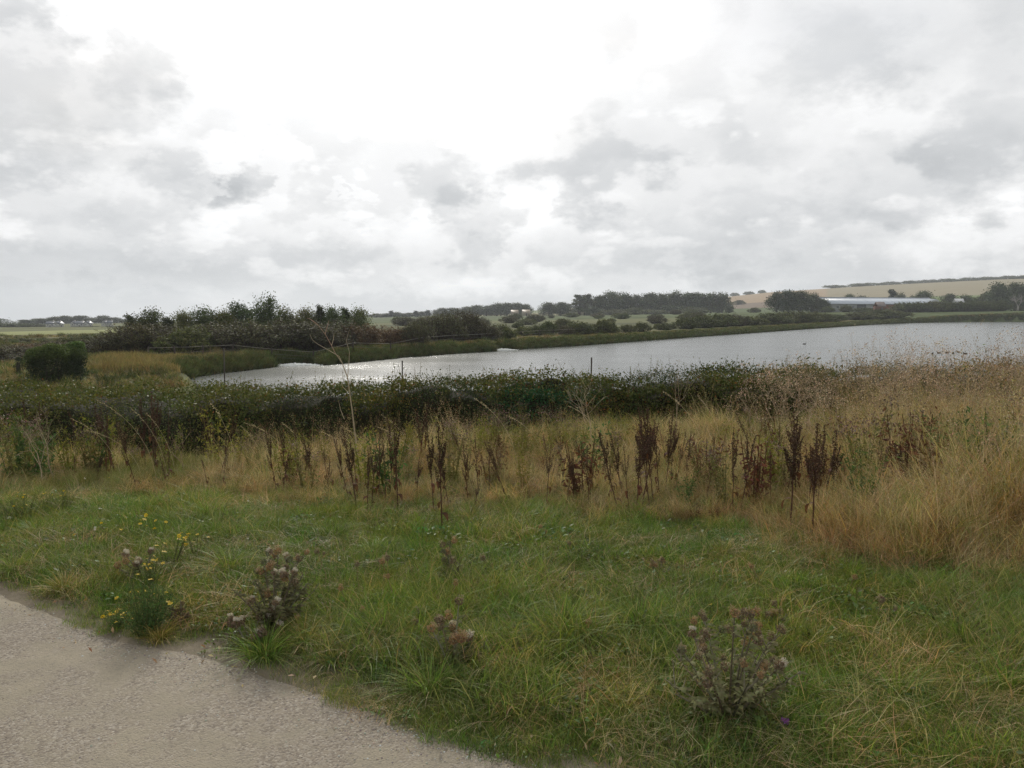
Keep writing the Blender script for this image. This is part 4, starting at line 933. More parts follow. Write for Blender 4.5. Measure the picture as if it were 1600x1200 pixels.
# hamlet far off in the middle
it = []
for px_, wpx, D_ in ((804, 11, 620), (822, 12, 615), (895, 8, 620), (912, 9, 560)):
    p_ = at(px_, D_); w_ = wpx / FPX * D_; o = empty('farm_cottage', p_, R(6)); hr = 4.6
    b = MB(); gable(b, w_, 5, 2.4, hr, (.36, .31, .24)); b.build('wall', M_wall, o)
    for v, f in roof_slopes(w_, 5, 2.4, hr, .2): b = MB(); b.add(v, None, f, (.26, .21, .15)); b.build('roof', M_roof, o)
    wall_piece('door', o, 0, -2.54, 1.0, 1.0, 2.0, (.07, .06, .05), M_wood); tag(o, None, 'cottage', 'cottages beside the tall wood'); it.append((px_, o, ''))
series(it, 'low tan cottage in the fields beside the tall wood, {pos}')

# ---------------------------------------------------------------- on the water: foam of the two inlets, and waterfowl
for fp_, L_, lab in ((foam[0], 3.6, 'white churning foam where water enters left of the middle'), (foam[1], 2.4, 'white streak of foam at the far bank')):
    b = MB(); g = np.random.default_rng(9)
    for k in range(420):
        q_ = g.normal(0, 1, 2) * (L_ * .30, .45); r_ = g.uniform(.04, .16) * max(.3, 1 - abs(q_[0]) / L_)
        th_ = np.arange(6) * math.pi / 3; zc = .10 * math.exp(-(q_[0] / L_ * 2) ** 2) * g.uniform(.2, 1)
        v = np.concatenate([np.stack([np.cos(th_) * r_ + q_[0], np.sin(th_) * r_ + q_[1], np.full(6, -.02)], 1), np.stack([np.cos(th_) * r_ * .55 + q_[0], np.sin(th_) * r_ * .55 + q_[1], np.full(6, r_ * .5 + zc)], 1)])
        b.add(v, [[6, 7, 8], [6, 8, 9], [6, 9, 10], [6, 10, 11]], [[a_, (a_ + 1) % 6, 6 + (a_ + 1) % 6, 6 + a_] for a_ in range(6)], (.80, .82, .82))
    o = b.build('foam', M_petal); o.location = (fp_[0], fp_[1], WATER + .02); o.rotation_euler = (0, 0, R(15)); tag(o, lab, kind='stuff')
def water_bird():
    o = empty('water_bird'); b = MB()
    st = np.array([[-.26, .02, .10, .01], [-.18, .06, .10, .05], [-.05, .11, .09, .10], [.10, .10, .09, .10], [.19, .05, .10, .055]])
    tube(b, [(s[0], 0, s[2]) for s in st], st[:, 1], 8, (.06, .055, .05)); b.build('body', M_bird, o)
    b = MB(); tube(b, [(.15, 0, .12), (.19, 0, .22), (.22, 0, .27), (.27, 0, .27)], [.045, .035, .048, .03], 7, (.035, .05, .04)); h_ = b.build('head', M_bird, o)
    b = MB(); tube(b, [(.29, 0, .262), (.35, 0, .255)], [.016, .010], 5, (.30, .25, .08)); b.build('bill', M_bird, h_)
    for s in (-1, 1):
        b = MB(); tube(b, [(.08, s * .085, .14), (-.08, s * .10, .15), (-.24, s * .04, .15)], [.03, .045, .008], 5, (.10, .09, .08)); b.build('wing', M_bird, o)
    return o
wb = water_bird(); it = []
for k_, (px_, py_) in enumerate(((1457, 553), (1467, 552), (1480, 551.5), (1489, 552.5), (1497, 550.5), (1508, 553), (1257, 538))):
    o = wb if k_ == 0 else copy_tree(wb); q_ = level_pt(px_, py_, WATER); o.location = (q_[0], q_[1], WATER - .04); o.rotation_euler = (0, 0, rng.uniform(0, 6)); o.scale = (.95,) * 3
    tag(o, None, 'waterfowl', 'dark birds floating on the pond'); it.append((px_, o, ''))
series(it, 'small dark water bird floating on the pond behind the dry stalks, {pos}')

# ---------------------------------------------------------------- dock stems: dark dead spikes in the dry grass
DKB = (.062, .037, .024)
def dock(seed, h, nbr, leaf_n, dense=1.0):
    g = np.random.default_rng(seed); S = MB(); H = MB(); lv = []
    zz = np.linspace(0, h, 7); bx = g.uniform(-.03, .03) * h; pts = np.stack([bx * (zz / h) ** 2 * 2, g.normal(0, .004, 7), zz - .03], 1)
    tube(S, pts, np.linspace(.0055, .002, 7), 5, (.085, .042, .024), False)
    spikes = [(pts[3] * .25 + pts[4] * .75, pts[-1] + (0, 0, .02), 1.0)]
    for k in range(nbr):
        f = g.uniform(.38, .78); p = np.array([bx * f * f * 2, 0, h * f]); an = g.uniform(0, 6.28); L = h * g.uniform(.18, .34) * (1.15 - .5 * f)
        e = p + np.array([math.cos(an) * .23, math.sin(an) * .23, 1.0]) * L
        tube(S, [p, (p + e) / 2 + (math.cos(an) * .012, math.sin(an) * .012, 0), e], [.0028, .002, .0012], 4, (.075, .037, .022), False); spikes.append((p, e, .8))
    for p, e, wd in spikes:
        n = int(135 * np.linalg.norm(e - p) / .3 * dense * g.uniform(.6, 1.15)); f = g.uniform(.08, 1.0, n) ; f = np.round(f * 13) / 13 + g.normal(0, .016, n)
        q = p + (e - p) * f[:, None] + g.normal(0, 1, (n, 3)) * np.array([.011, .011, .008]) * wd * (1.15 - .6 * f[:, None])
        leaves(H, q, g.uniform(.007, .015, n), jit(DKB, n, .3, g), asp=.75, g=g)
    for k in range(leaf_n):
        b = MB(); f = g.uniform(.15, .55); p = np.array([bx * f * f * 2, 0, h * f]); an = g.uniform(0, 6.28); d = np.array([math.cos(an), math.sin(an), 0]); L = g.uniform(.07, .14)
        ax = np.linspace(0, 1, 6); mid = p + d * (L * .55 * np.sin(ax * 1.9))[:, None] + np.array([0, 0, 1]) * (L * (.15 * ax - .95 * ax ** 2))[:, None]
        sd_ = np.cross(d, (0, 0, 1)); wv = .016 * np.sin(np.pi * (ax * .9 + .06)) + .003
        tw = g.uniform(-.7, .7) + ax * g.uniform(-1.5, 1.5)
        off = sd_[None] * (np.cos(tw) * wv)[:, None] + np.array([0, 0, 1]) * (np.sin(tw) * wv)[:, None]
        b.add(np.concatenate([mid - off, mid + off]), None, [[i_, i_ + 1, 7 + i_, 6 + i_] for i_ in range(5)], jit((.11, .058, .034), 12, .2, g)); lv.append(b)
    return S.mesh('stem', M_stem), H.mesh('seed_head', M_bits), [b.mesh('leaf', M_weed) for b in lv]
dock_kinds = [dock(300 + s, .80, n_, l_, d_) for s, (n_, l_, d_) in enumerate(((3, 2, 1.0), (5, 3, 1.2), (2, 3, .9), (7, 2, 1.5), (4, 4, 1.0)))]
def put_dock(px_, py_, top, kind, lean=0.0, hide=0):
    p_ = hit(px_, py_) if not hide else at(px_, hide); D_ = p_[1]; H_ = height_for(top, D_) - p_[2]
    o = empty('dock_plant', p_ - (0, 0, .02), 0, (max(H_ / .8, .8) * random.uniform(.85, 1.3), max(H_ / .8, .8) * random.uniform(.85, 1.3), H_ / .8 / max(math.cos(R(lean)), .5))); o.rotation_euler = (rng.normal(0, .08), R(lean + rng.normal(0, 4)), rng.uniform(0, 6.28) if abs(lean) < 3 else rng.uniform(-.5, .5))
    S, H, lv = dock_kinds[kind % 5]
    obj_of('stem', S, o); tag(obj_of('seed_head', H, o), kind='stuff')
    for l_ in lv: obj_of('leaf', l_, o)
    tag(o, None, 'dock plant'); return (px_, o, '')
docks = {
 'dark dead dock stem on the slope left of the bare sapling, {pos}': [(15, 752, 722, 2, -10), (52, 750, 718, 0, 12), (117, 752, 710, 2, -12), (180, 742, 690, 0, -6), (216, 768, 652, 1, -16), (243, 740, 690, 4, 4), (258, 742, 660, 0, -14), (266, 760, 700, 4, 6), (360, 752, 700, 2, -8), (434, 772, 664, 1, -12), (440, 775, 700, 4, -5)],
 'dark brown dock spike by the foot of the bare sapling, {pos}': [(492, 765, 668, 3, -5), (486, 762, 690, 0, 3), (515, 770, 700, 2, -8), (547, 785, 676, 1, -8), (558, 795, 660, 3, -4), (572, 806, 690, 1, 2), (580, 798, 683, 0, 5), (592, 785, 676, 1, -7), (604, 790, 690, 2, 2), (613, 776, 664, 3, -2), (622, 795, 648, 1, -6)],
 'dark dock spike in the dry grass left of the big clump, {pos}': [(678, 800, 650, 3, -7), (691, 828, 655, 1, -5), (730, 770, 704, 0, 0), (765, 775, 690, 2, -3), (862, 740, 672, 4, -6), (880, 745, 668, 0, -4), (897, 772, 700, 4, -6), (925, 768, 680, 3, -3), (936, 764, 708, 2, 6), (900, 742, 690, 2, 4)],
 'nearly black dock spire in the densest clump near the middle, {pos}': [(966, 800, 666, 1, -12), (975, 785, 672, 3, -8), (984, 806, 690, 0, -3), (994, 800, 655, 3, 0), (1002, 790, 652, 1, -2), (1010, 780, 630, 3, 0), (1016, 792, 626, 3, 1), (1022, 785, 632, 3, 2), (1030, 780, 648, 1, 2), (1038, 775, 640, 3, 4), (1046, 770, 655, 1, 6), (1053, 776, 668, 0, 8)],
 'thin dark dock stem between the two dense dock clumps, {pos}': [(1074, 745, 690, 2, 4), (1102, 790, 700, 0, 8), (1118, 735, 676, 2, 0), (1146, 808, 664, 1, -2), (1156, 800, 668, 4, 3), (1171, 770, 668, 0, 2), (1205, 800, 700, 2, 5)],
 'tall dark dock stem in the pair of clumps on the right, {pos}': [(1224, 790, 652, 1, -3), (1235, 838, 640, 3, 0), (1244, 790, 640, 1, 2), (1262, 800, 668, 4, -6), (1270, 842, 650, 3, 0), (1276, 812, 655, 3, 1), (1286, 795, 690, 1, 5), (1298, 800, 664, 3, 7)],
 'lone dark dock stem deep in the tall tan grass, {pos}': [(1366, 785, 690, 1, 5), (1382, 800, 730, 0, -8), (1494, 760, 694, 4, -2), (1566, 718, 682, 2, 8), (1588, 730, 685, 2, -4), (1340, 725, 690, 0, 6)]}
for lab, rows in docks.items():
    it = [put_dock(a, b, c, k, l) for a, b, c, k, l in rows]
    for _, o, _ in it: o['group'] = 'dead dock stems in the dry grass'
    series(it, lab)
g = np.random.default_rng(77)
for lo_, hi_, n_, lab in ((10, 430, 13, 'slender ruddy dock stem strewn in the dry grass far left, {pos}'), (440, 720, 11, 'slender ruddy dock stem strewn round the bare sapling, {pos}'), (725, 960, 10, 'slender ruddy dock stem strewn in the dry grass middle, {pos}'),
                          (1060, 1330, 12, 'slender ruddy dock stem strewn right of the dense clump, {pos}'), (1330, 1595, 9, 'slender ruddy dock stem strewn through the tall tan grass, {pos}')):
    it = []
    for px_ in np.sort(g.uniform(lo_, hi_, n_)):
        b_ = np.interp(px_, [0, 400, 700, 1000, 1600], [752, 772, 795, 800, 800]) - abs(g.normal(0, 26)); hpx = g.uniform(45, 125)
        it.append(put_dock(float(px_), float(b_), float(b_ - hpx), int(g.choice([0, 2, 2, 4, 1])), float(g.normal(-5, 10))))
    for _, o, _ in it: o['group'] = 'slender ruddy docks strewn in the dry grass'; o.scale = (o.scale[0] * .8, o.scale[1] * .8, o.scale[2])
    series(it, lab)
# ruddy seeding weeds against the hedge's foot
it = []
for px_, D_, top, k_ in ((165, 9.6, 628, 1), (182, 9.4, 640, 3), (228, 9.8, 618, 3), (240, 9.7, 610, 1), (262, 9.8, 640, 4), (335, 9.9, 628, 3), (660, 9.8, 636, 3), (1140, 9.8, 660, 1), (1320, 9.6, 650, 4), (1430, 9.8, 655, 1)):
    r_ = put_dock(px_, 0, top, k_, rng.uniform(-12, -2), hide=D_); r_[1]['group'] = 'ruddy weeds before the hedge'; it.append(r_)
series(it, 'ruddy seeding weed stem standing at the foot of the hedge, {pos}')

# ---------------------------------------------------------------- bare straw-coloured weeds
def bare_weed(name, p, h, seed, depth, n, col, lab, spread=.5, up=.35, lean=(0, 0), tips_col=None, stem_f=.45, r=.007, nt=5, tl=.016, start=1):
    g = np.random.default_rng(seed); o = empty(name, p); S = MB(); B_ = MB(); T = MB()
    d = np.array([lean[0], lean[1], 1.0]); e = d * h * stem_f; mid = e * .5 + g.normal(0, .015, 3) * h
    tube(S, [(0, 0, -.03), mid, e], [r, r * .85, r * .7], 5, col, False); S.build('stem', M_stem, o); tips = []
    for k in range(start + g.integers(2, 4)):
        nd = d / np.linalg.norm(d) + g.normal(0, spread, 3) * (1, 1, .4); nd[2] = max(nd[2], .35)
        f = g.uniform(.55, 1.0) if k else 1.0
        tips += bare_tree(B_, e * f, nd, h * (1 - stem_f) * .52, r * .62, depth, col, g, spread, up, n, 3)
    B_.build('branches', M_stem, o)
    tips = np.array(tips); o.scale = (min(1.0, h / max(tips[:, 2].max(), .05) * 1.06),) * 3
    if tips_col is not None:
        q = np.repeat(tips, nt, 0) + g.normal(0, .018, (len(tips) * nt, 3)); leaves(T, q, tl * g.uniform(.6, 1.2, len(q)), jit(tips_col, len(q), .2, g), asp=.5, g=g); tag(T.build('seed_heads', M_bits, o), kind='stuff')
    return tag(o, lab, 'weed')
PALE = (.40, .32, .21)
p_ = at(556, 8.2)
o = empty('bare_sapling', p_); tag(o, 'tall thin bare sapling leaning up across the hedge left of the middle', 'sapling')
def P3(px_, py_, D_): d_ = px_dir(px_, py_); return np.array([0, 0, EYE]) + d_ * (D_ / d_[1]) - p_
S = MB(); tube(S, [P3(560, 740, 8.2) - (0, 0, .12), P3(556, 690, 8.2), P3(550, 640, 8.15), P3(543, 590, 8.1), P3(535, 568, 8.1), P3(524, 552, 8.05)], [.009, .0085, .0075, .006, .005, .0042], 6, PALE, False); S.build('stem', M_stem, o)
for ci, (row, cc) in enumerate((([(524, 552), (518, 540), (508, 522), (497, 508), (488, 500)], (.34, .22, .15)), ([(535, 568), (530, 557), (515, 548), (497, 538), (488, 531), (484, 522)], PALE), ([(518, 540), (521, 530), (522, 520)], PALE),
            ([(543, 590), (545, 570), (546, 550), (541, 532), (546, 515)], PALE), ([(508, 522), (512, 508), (514, 500)], (.34, .22, .15)), ([(538, 655), (532, 640), (529, 626)], PALE), ([(497, 508), (484, 498), (480, 497)], (.34, .22, .15)), ([(543, 612), (535, 604), (533, 596)], PALE))):
    b = MB(); tube(b, [P3(a, c_, 8.05 + .03 * ci + .02 * k_) for k_, (a, c_) in enumerate(row)], np.linspace(.0042, .0015, len(row)), 4, cc, False); b.build('branch', M_stem, o)
bare_weed('dried_weed', at(66, 8.6), .78, 21, 3, (2, 4), PALE, 'bare branching weed leaning left before the hedge, left side', .55, .2, (-.10, 0), None, .45, .007)
bare_weed('dried_weed', at(86, 8.9), .85, 22, 3, (2, 4), (.30, .23, .15), 'pale forked stalk with a curled tip beside the bare weed at the left', .6, .2, (-.16, 0), None, .5, .007)
bare_weed('dried_weed', at(288, 9.0), .62, 23, 3, (2, 4), (.24, .17, .11), 'small brown forked weed before the dark hedge, left of the sapling', .5, .3, (-.1, 0), None, .45, .006)
bare_weed('dried_weed', at(922, 9.4), .95, 24, 3, (2, 4), PALE, 'pale bare weed with raised forks before the hedge middle', .55, .25, (-.02, 0), None, .42, .008)
bare_weed('dried_weed', at(1056, 9.5), 1.0, 25, 3, (2, 3), (.30, .23, .15), 'thin brown weed sticking above the hedge right of the pale fork', .35, .6, (0, 0), (.22, .16, .10), .55, .006)
bare_weed('dried_weed', at(1180, 9.4), .8, 26, 3, (2, 3), (.36, .28, .18), 'single pale arching stalk before the hedge right of middle', .45, .2, (-.2, 0), None, .55, .006)
# the large wispy dried bushes on the right
it = []
for k_, (px_, D_, top, c_) in enumerate(((1215, 9.2, 572, 0), (1262, 8.8, 556, 1), (1305, 8.9, 545, 0), (1345, 9.2, 548, 1), (1390, 8.8, 520, 0), (1420, 9.1, 540, 1), (1455, 9.0, 552, 0), (1490, 8.7, 545, 1), (1525, 8.6, 528, 0), (1555, 8.2, 515, 1), (1585, 8.0, 505, 0), (1615, 7.8, 505, 1), (1640, 8.4, 512, 0), (1380, 8.6, 575, 1), (1540, 7.8, 560, 0), (1290, 8.5, 580, 0))):
    p_ = at(px_, D_); h_ = height_for(top, D_) - p_[2]
    o = bare_weed('dried_bush', p_, h_, 400 + k_, 4, (2, 4), ((.40, .31, .20), (.33, .24, .15))[c_], None, .52, .28, (rng.normal(-.05, .08), 0), (.42, .30, .21), .26, .008, 5, .018, 3)
    o['category'] = 'dried bush'; o['group'] = 'wispy dried bushes on the right'; it.append((px_, o, ''))
series(it, 'wispy dried tan bush with fine seed tips before the hedge, {pos}')

# green leafy weeds in the dry grass
def leafy(seed, h, ns, col, leaf, top=None):
    g = np.random.default_rng(seed); S = MB(); F = MB(); T = MB()
    for k in range(ns):
        an = g.uniform(0, 6.28); e = np.array([math.cos(an) * .22, math.sin(an) * .22, 1]) * h * g.uniform(.7, 1.05); b0 = np.array([math.cos(an), math.sin(an), 0]) * .03
        tube(S, [b0 - (0, 0, .03), b0 + e * .5, b0 + e], [.004, .003, .0015], 4, np.array(col) * .8, False)
        n = int(46 * h / .5); f = g.uniform(.15, 1, n); p = b0 + e * f[:, None] + g.normal(0, 1, (n, 3)) * (.03, .03, .015)
        leaves(F, p, leaf * g.uniform(.6, 1.3, n) * (1.2 - .5 * f), jit(col, n, .22, g), asp=.35, g=g)
        if top is not None:
            p = b0 + e + g.normal(0, 1, (34, 3)) * (.04, .04, .03); leaves(T, p, g.uniform(.010, .02, 34), jit(top, 34, .25, g), asp=.8, g=g)
    return S.mesh('stems', M_weed), F.mesh('foliage', M_weed), T.mesh('seed_heads', M_bits) if top is not None else None
LK = {'yellow': [leafy(500 + s, .55, 6, (.20, .20, .045), .045) for s in range(2)], 'green': [leafy(510 + s, .5, 6, (.085, .135, .045), .05) for s in range(2)], 'brown': [leafy(520 + s, .6, 6, (.17, .16, .06), .04, (.16, .11, .085)) for s in range(2)], 'red': [leafy(530, .3, 8, (.125, .060, .038), .04)]}
def put_leafy(rows, cat, group, fmt):
    it = []
    for k_, (kind, px_, D_, top) in enumerate(rows):
        p_ = at(px_, D_); hh = {'yellow': .55, 'green': .5, 'brown': .6, 'red': .3}[kind]; s_ = max((height_for(top, D_) - p_[2]) / hh, .45)
        S, F, T = LK[kind][k_ % len(LK[kind])]; o = empty('leafy_weed' if kind != 'brown' else 'seeding_weed', p_, rng.uniform(0, 6.28), s_)
        obj_of('stems', S, o); obj_of('foliage', F, o)
        if T: tag(obj_of('seed_heads', T, o), kind='stuff')
        tag(o, None, cat, group); it.append((px_, o, ''))
    series(it, fmt)
put_leafy([('yellow', 110, 9.2, 665), ('yellow', 342, 9.2, 645), ('yellow', 365, 9.3, 668), ('yellow', 470, 9.2, 680), ('yellow', 510, 9.3, 668), ('yellow', 628, 9.5, 655), ('yellow', 655, 9.6, 662), ('yellow', 695, 9.5, 655), ('yellow', 815, 9.0, 672), ('yellow', 882, 9.4, 648), ('yellow', 905, 9.2, 655), ('yellow', 968, 9.4, 642), ('yellow', 1128, 9.2, 652), ('yellow', 1150, 9.0, 660), ('yellow', 1010, 9.5, 655), ('yellow', 760, 9.0, 668), ('yellow', 1060, 9.1, 665), ('yellow', 845, 8.6, 680)], 'weed', 'yellow-green weeds at the back of the grass', 'yellow-green leafy weed at the back of the dry grass, {pos}')
put_leafy([('green', 20, 9.2, 665), ('green', 1010, 8.4, 690), ('green', 905, 8.8, 680), ('green', 640, 8.6, 700), ('green', 560, 8.9, 690), ('green', 70, 9.0, 680), ('green', 150, 9.4, 672), ('green', 415, 8.6, 725), ('green', 725, 8.6, 690), ('green', 1085, 8.2, 690), ('green', 1130, 7.8, 700), ('green', 1198, 8.0, 690), ('green', 1218, 7.2, 735), ('green', 1395, 8.8, 655), ('green', 1440, 8.6, 650), ('green', 1475, 8.4, 640), ('green', 1530, 8.3, 650), ('green', 1560, 8.2, 665)], 'weed', 'green weeds among the dry grass', 'fresh green leafy weed growing among tan dry grass, {pos}')
put_leafy([('brown', 140, 9.3, 660), ('brown', 700, 9.4, 660), ('brown', 720, 9.2, 652), ('brown', 742, 9.4, 648), ('brown', 762, 9.2, 640), ('brown', 785, 9.4, 650), ('brown', 808, 9.2, 642), ('brown', 830, 9.4, 635), ('brown', 870, 9.2, 640), ('brown', 1180, 9.2, 640), ('brown', 1200, 9.3, 648)], 'weed', 'brown-topped weeds at the hedge foot', 'weed with a grey-brown seeding top before the hedge, {pos}')
g = np.random.default_rng(79)
for lo_, hi_, n_, D0, D1, kinds, lab in ((0, 430, 12, 8.7, 9.6, ('green', 'brown', 'yellow', 'brown'), 'mixed leafy weed of the thick growth under the hedge far left, {pos}'), (430, 760, 14, 6.8, 9.2, ('brown', 'green', 'yellow', 'red'), 'mixed leafy weed in the dry grass by the bare sapling, {pos}'),
                                         (760, 1060, 16, 6.8, 9.2, ('brown', 'green', 'brown', 'red', 'yellow'), 'mixed leafy weed among the middle docks, {pos}'), (1060, 1330, 16, 6.2, 9.0, ('green', 'brown', 'red', 'brown', 'yellow'), 'mixed leafy weed right of the dense dock clump, {pos}'), (1330, 1600, 16, 6.0, 8.6, ('green', 'brown', 'brown', 'red'), 'mixed leafy weed deep in the tall tan grass, {pos}')):
    rows = []
    for px_ in g.uniform(lo_, hi_, n_):
        D_ = float(g.uniform(D0, D1)); p_ = at(px_, D_); hh = g.uniform(.30, .62) * (1.25 if px_ < 430 else 1.35 if px_ > 1330 else 1.0); rows.append((kinds[g.integers(len(kinds))], float(px_), D_, float(proj((p_[0], p_[1], p_[2] + hh))[1])))
    put_leafy(rows, 'weed', 'mixed weeds strewn through the dry grass', lab)
put_leafy([('red', 858, 7.8, 715), ('red', 1085, 6.0, 835), ('red', 1118, 5.9, 850), ('red', 1155, 6.6, 790), ('red', 1100, 7.2, 745), ('red', 1205, 6.9, 750), ('red', 985, 7.2, 745), ('red', 1440, 7.4, 705)], 'weed', 'reddened low weeds', 'low weed with reddened leaves in the dry grass, {pos}')

# ---------------------------------------------------------------- long nodding grass stalks that stand out one by one
def stalk(p, h, lean_az, lean, seed, head=True, col=(.45, .36, .20)):
    g = np.random.default_rng(seed); o = empty('grass_stalk', p); b = MB(); t_ = np.linspace(0, 1, 9)
    hor = h * lean * t_ ** 2; ver = h * (t_ - .28 * lean * t_ ** 3); pts = np.stack([np.cos(lean_az) * hor, np.sin(lean_az) * hor, ver], 1)
    tube(b, pts, np.linspace(.0028, .0011, 9), 4, col, False); b.build('stem', M_stem, o)
    if head:
        b = MB(); n = 60; f = g.uniform(.76, 1.0, n); q = np.stack([np.interp(f, t_, pts[:, k]) for k in range(3)], 1) + g.normal(0, .006, (n, 3)); leaves(b, q, g.uniform(.008, .016, n), jit(np.array(col) * 1.05, n, .15, g), asp=.35, g=g); b.build('seed_head', M_bits, o)
    return tag(o, None, 'grass stalk', 'long nodding grass stalks')
it = []
for k_, (px_, D_, top, la, le) in enumerate(((190, 8.6, 640, math.pi, .6), (245, 8.4, 608, math.pi, .55), (222, 8.8, 655, math.pi, .8), (262, 8.6, 628, math.pi, .4), (275, 8.7, 640, math.pi, .35), (372, 8.6, 622, math.pi, .3), (415, 8.8, 662, math.pi, .4), (462, 8.6, 646, math.pi, .7), (488, 8.6, 655, math.pi, .45), (560, 8.2, 665, math.pi, .6), (590, 8.3, 658, math.pi, .55), (650, 8.6, 640, math.pi, .5), (655, 8.4, 655, math.pi, .7))):
    p_ = at(px_, D_); it.append((px_, stalk(p_, height_for(top, D_) - p_[2] + .05, la, le, 600 + k_), ''))
series(it, 'long pale grass stalk nodding left before the dark hedge, {pos}')
it = []
for k_, (px_, D_, top, la, le) in enumerate(((808, 8.4, 612, math.pi, .5), (850, 8.6, 640, math.pi, .6), (955, 8.6, 622, math.pi, .6), (1100, 8.5, 600, math.pi, .5), (1130, 8.4, 612, math.pi, .35), (1530, 6.6, 690, math.pi, .6), (1480, 6.0, 780, math.pi, .5), (1375, 4.9, 935, math.pi, .8), (1505, 4.6, 945, math.pi, .5), (1560, 5.5, 745, math.pi, .6), (1345, 4.3, 1000, math.pi, .6), (1580, 7.8, 600, math.pi, .5))):
    p_ = at(px_, D_); it.append((px_, stalk(p_, height_for(top, D_) - p_[2] + .05, la, le, 640 + k_, True, (.48, .39, .24)), ''))
series(it, 'long straw stalk arching over the grass right of the middle, {pos}')

# ---------------------------------------------------------------- thistles gone to seed
def head_mesh(seed, r, kind):
    """a thistle head: prickly cup and a tuft of down (or purple florets)"""
    g = np.random.default_rng(seed); b = MB(); n = 120
    d = g.normal(size=(n, 3)); d /= np.linalg.norm(d, axis=1)[:, None]; d[:, 2] = d[:, 2] * .8 - .1
    cup = {'brown': (.185, .135, .088), 'tan': (.30, .19, .10), 'green': (.15, .15, .09), 'white': (.20, .14, .095), 'purple': (.14, .15, .09)}[kind]
    leaves(b, d * r * g.uniform(.7, 1.08, (n, 1)), r * g.uniform(.5, .8, n), jit(cup, n, .25, g), d, .4, .35, g)
    m = {'white': 110, 'purple': 90, 'brown': 36, 'tan': 46, 'green': 14}[kind]; an = g.uniform(0, 6.28, m); q = np.sqrt(g.uniform(0, 1, m)) * r * .75
    tp = np.stack([np.cos(an) * q * 1.15, np.sin(an) * q * 1.15, r * (.75 + g.uniform(0, .75, m))], 1)
    leaves(b, tp, r * g.uniform(.45, .8, m), jit({'white': (.60, .54, .47), 'purple': (.34, .10, .42), 'brown': (.34, .27, .19), 'tan': (.38, .27, .17), 'green': (.2, .15, .1)}[kind], m, .15, g), asp=.18, g=g, hang=-1.2)
    return b.mesh('flower_head', M_petal)
HEADS = {k: [head_mesh(700 + 10 * i_ + s, 1.0, k) for s in range(2)] for i_, k in enumerate(('brown', 'tan', 'green', 'white', 'purple'))}
def thistle(p, h, wid, nst, nhead, mix, seed, lab, leafcol=(.165, .17, .08), rhead=.0155, nleaf=26, extra=()):
    g = np.random.default_rng(seed); o = empty('thistle', p); S = MB(); F = MB(); ends = []
    for k in range(nst):
        an = g.uniform(0, 6.28); q = math.sqrt(g.uniform(.02, 1)) * wid * .58; hh = h * (1 - .5 * (q / (wid * .58)) ** 2) * g.uniform(.55, 1.1)
        e = np.array([math.cos(an) * q, math.sin(an) * q, hh]); m1 = np.array([math.cos(an) * q * .55, math.sin(an) * q * .55, hh * .55])
        tube(S, [(0, 0, -.03), m1, e], [.005, .0038, .002], 5, jit((.17, .15, .10), 1, .15, g)[0], False); ends.append(e)
        for j_ in range(g.integers(1, 4)):
            f = g.uniform(.3, .9); s_ = m1 * (1 - f) + e * f; a2 = g.uniform(0, 6.28); e2 = s_ + np.array([math.cos(a2) * .05, math.sin(a2) * .05, g.uniform(.02, .07)]) * (h / .4)
            tube(S, [s_, (s_ + e2) / 2 + (0, 0, -.008), e2], [.0025, .002, .0014], 4, (.17, .15, .10), False); ends.append(e2)
        for j_ in range(nleaf):                                  # narrow spiny leaves along the stem
            f = g.uniform(.05, .95); s_ = m1 * f * 2 if f < .5 else m1 * (2 - 2 * f) + e * (2 * f - 1)
            a2 = g.uniform(0, 6.28); L = .065 * (1.15 - .6 * f) * (h / .4) ** .5; d = np.array([math.cos(a2), math.sin(a2), .45]); ax = np.linspace(0, 1, 6)
            mid = s_ + d * (L * ax)[:, None] - np.array([0, 0, 1]) * (L * .5 * ax ** 2)[:, None]; sd_ = np.array([-math.sin(a2), math.cos(a2), .25])
            wv = np.array([.002, .009, .003, .008, .003, .0005]) * (h / .4) ** .5
            F.add(np.concatenate([mid - sd_ * wv[:, None], mid + sd_ * wv[:, None] + (0, 0, .003)]), None, [[i_, i_ + 1, 7 + i_, 6 + i_] for i_ in range(5)], jit(leafcol, 12, .2, g))
    S.build('stems', M_stem, o); F.build('foliage', M_weed, o)
    ends = np.array(ends); ii = np.argsort(-ends[:, 2] + g.normal(0, .03, len(ends)))[:nhead]
    for k, i_ in enumerate(ii):
        kd = mix[k % len(mix)]; c = obj_of('flower_head', HEADS[kd][k % 2], o); c.location = ends[i_]; c.rotation_euler = (g.normal(0, .45), g.normal(0, .45), g.uniform(0, 6.28)); c.scale = (rhead * g.uniform(.75, 1.2),) * 3
    for kd, pos_ in extra:
        c = obj_of('flower_head', HEADS[kd][0], o); c.location = pos_; c.scale = (rhead * 1.15,) * 3; c['label'] = 'purple flower head still in bloom'
        b = MB(); tube(b, [(0, 0, .05), np.array(pos_) * .6 + (0, 0, .02), pos_], [.003, .0025, .002], 4, (.15, .16, .09), False); b.build('stem', M_stem, o)
    return tag(o, lab, 'thistle', 'thistles gone to seed in the turf')
def gp(px_, py_): return hit(px_, py_)
thistle(gp(1138, 1130), .46, .52, 20, 40, ('brown', 'tan', 'brown', 'brown', 'tan', 'brown', 'green', 'brown', 'brown', 'brown', 'tan', 'white'), 31, 'large bushy thistle with brown seed heads and one purple flower, lower right', extra=(('purple', (.17, -.14, .06)),))
thistle(gp(428, 985), .40, .36, 20, 30, ('white', 'green', 'tan', 'white', 'brown', 'green', 'tan'), 32, 'dense grey-green thistle beside the path with downy heads', rhead=.016)
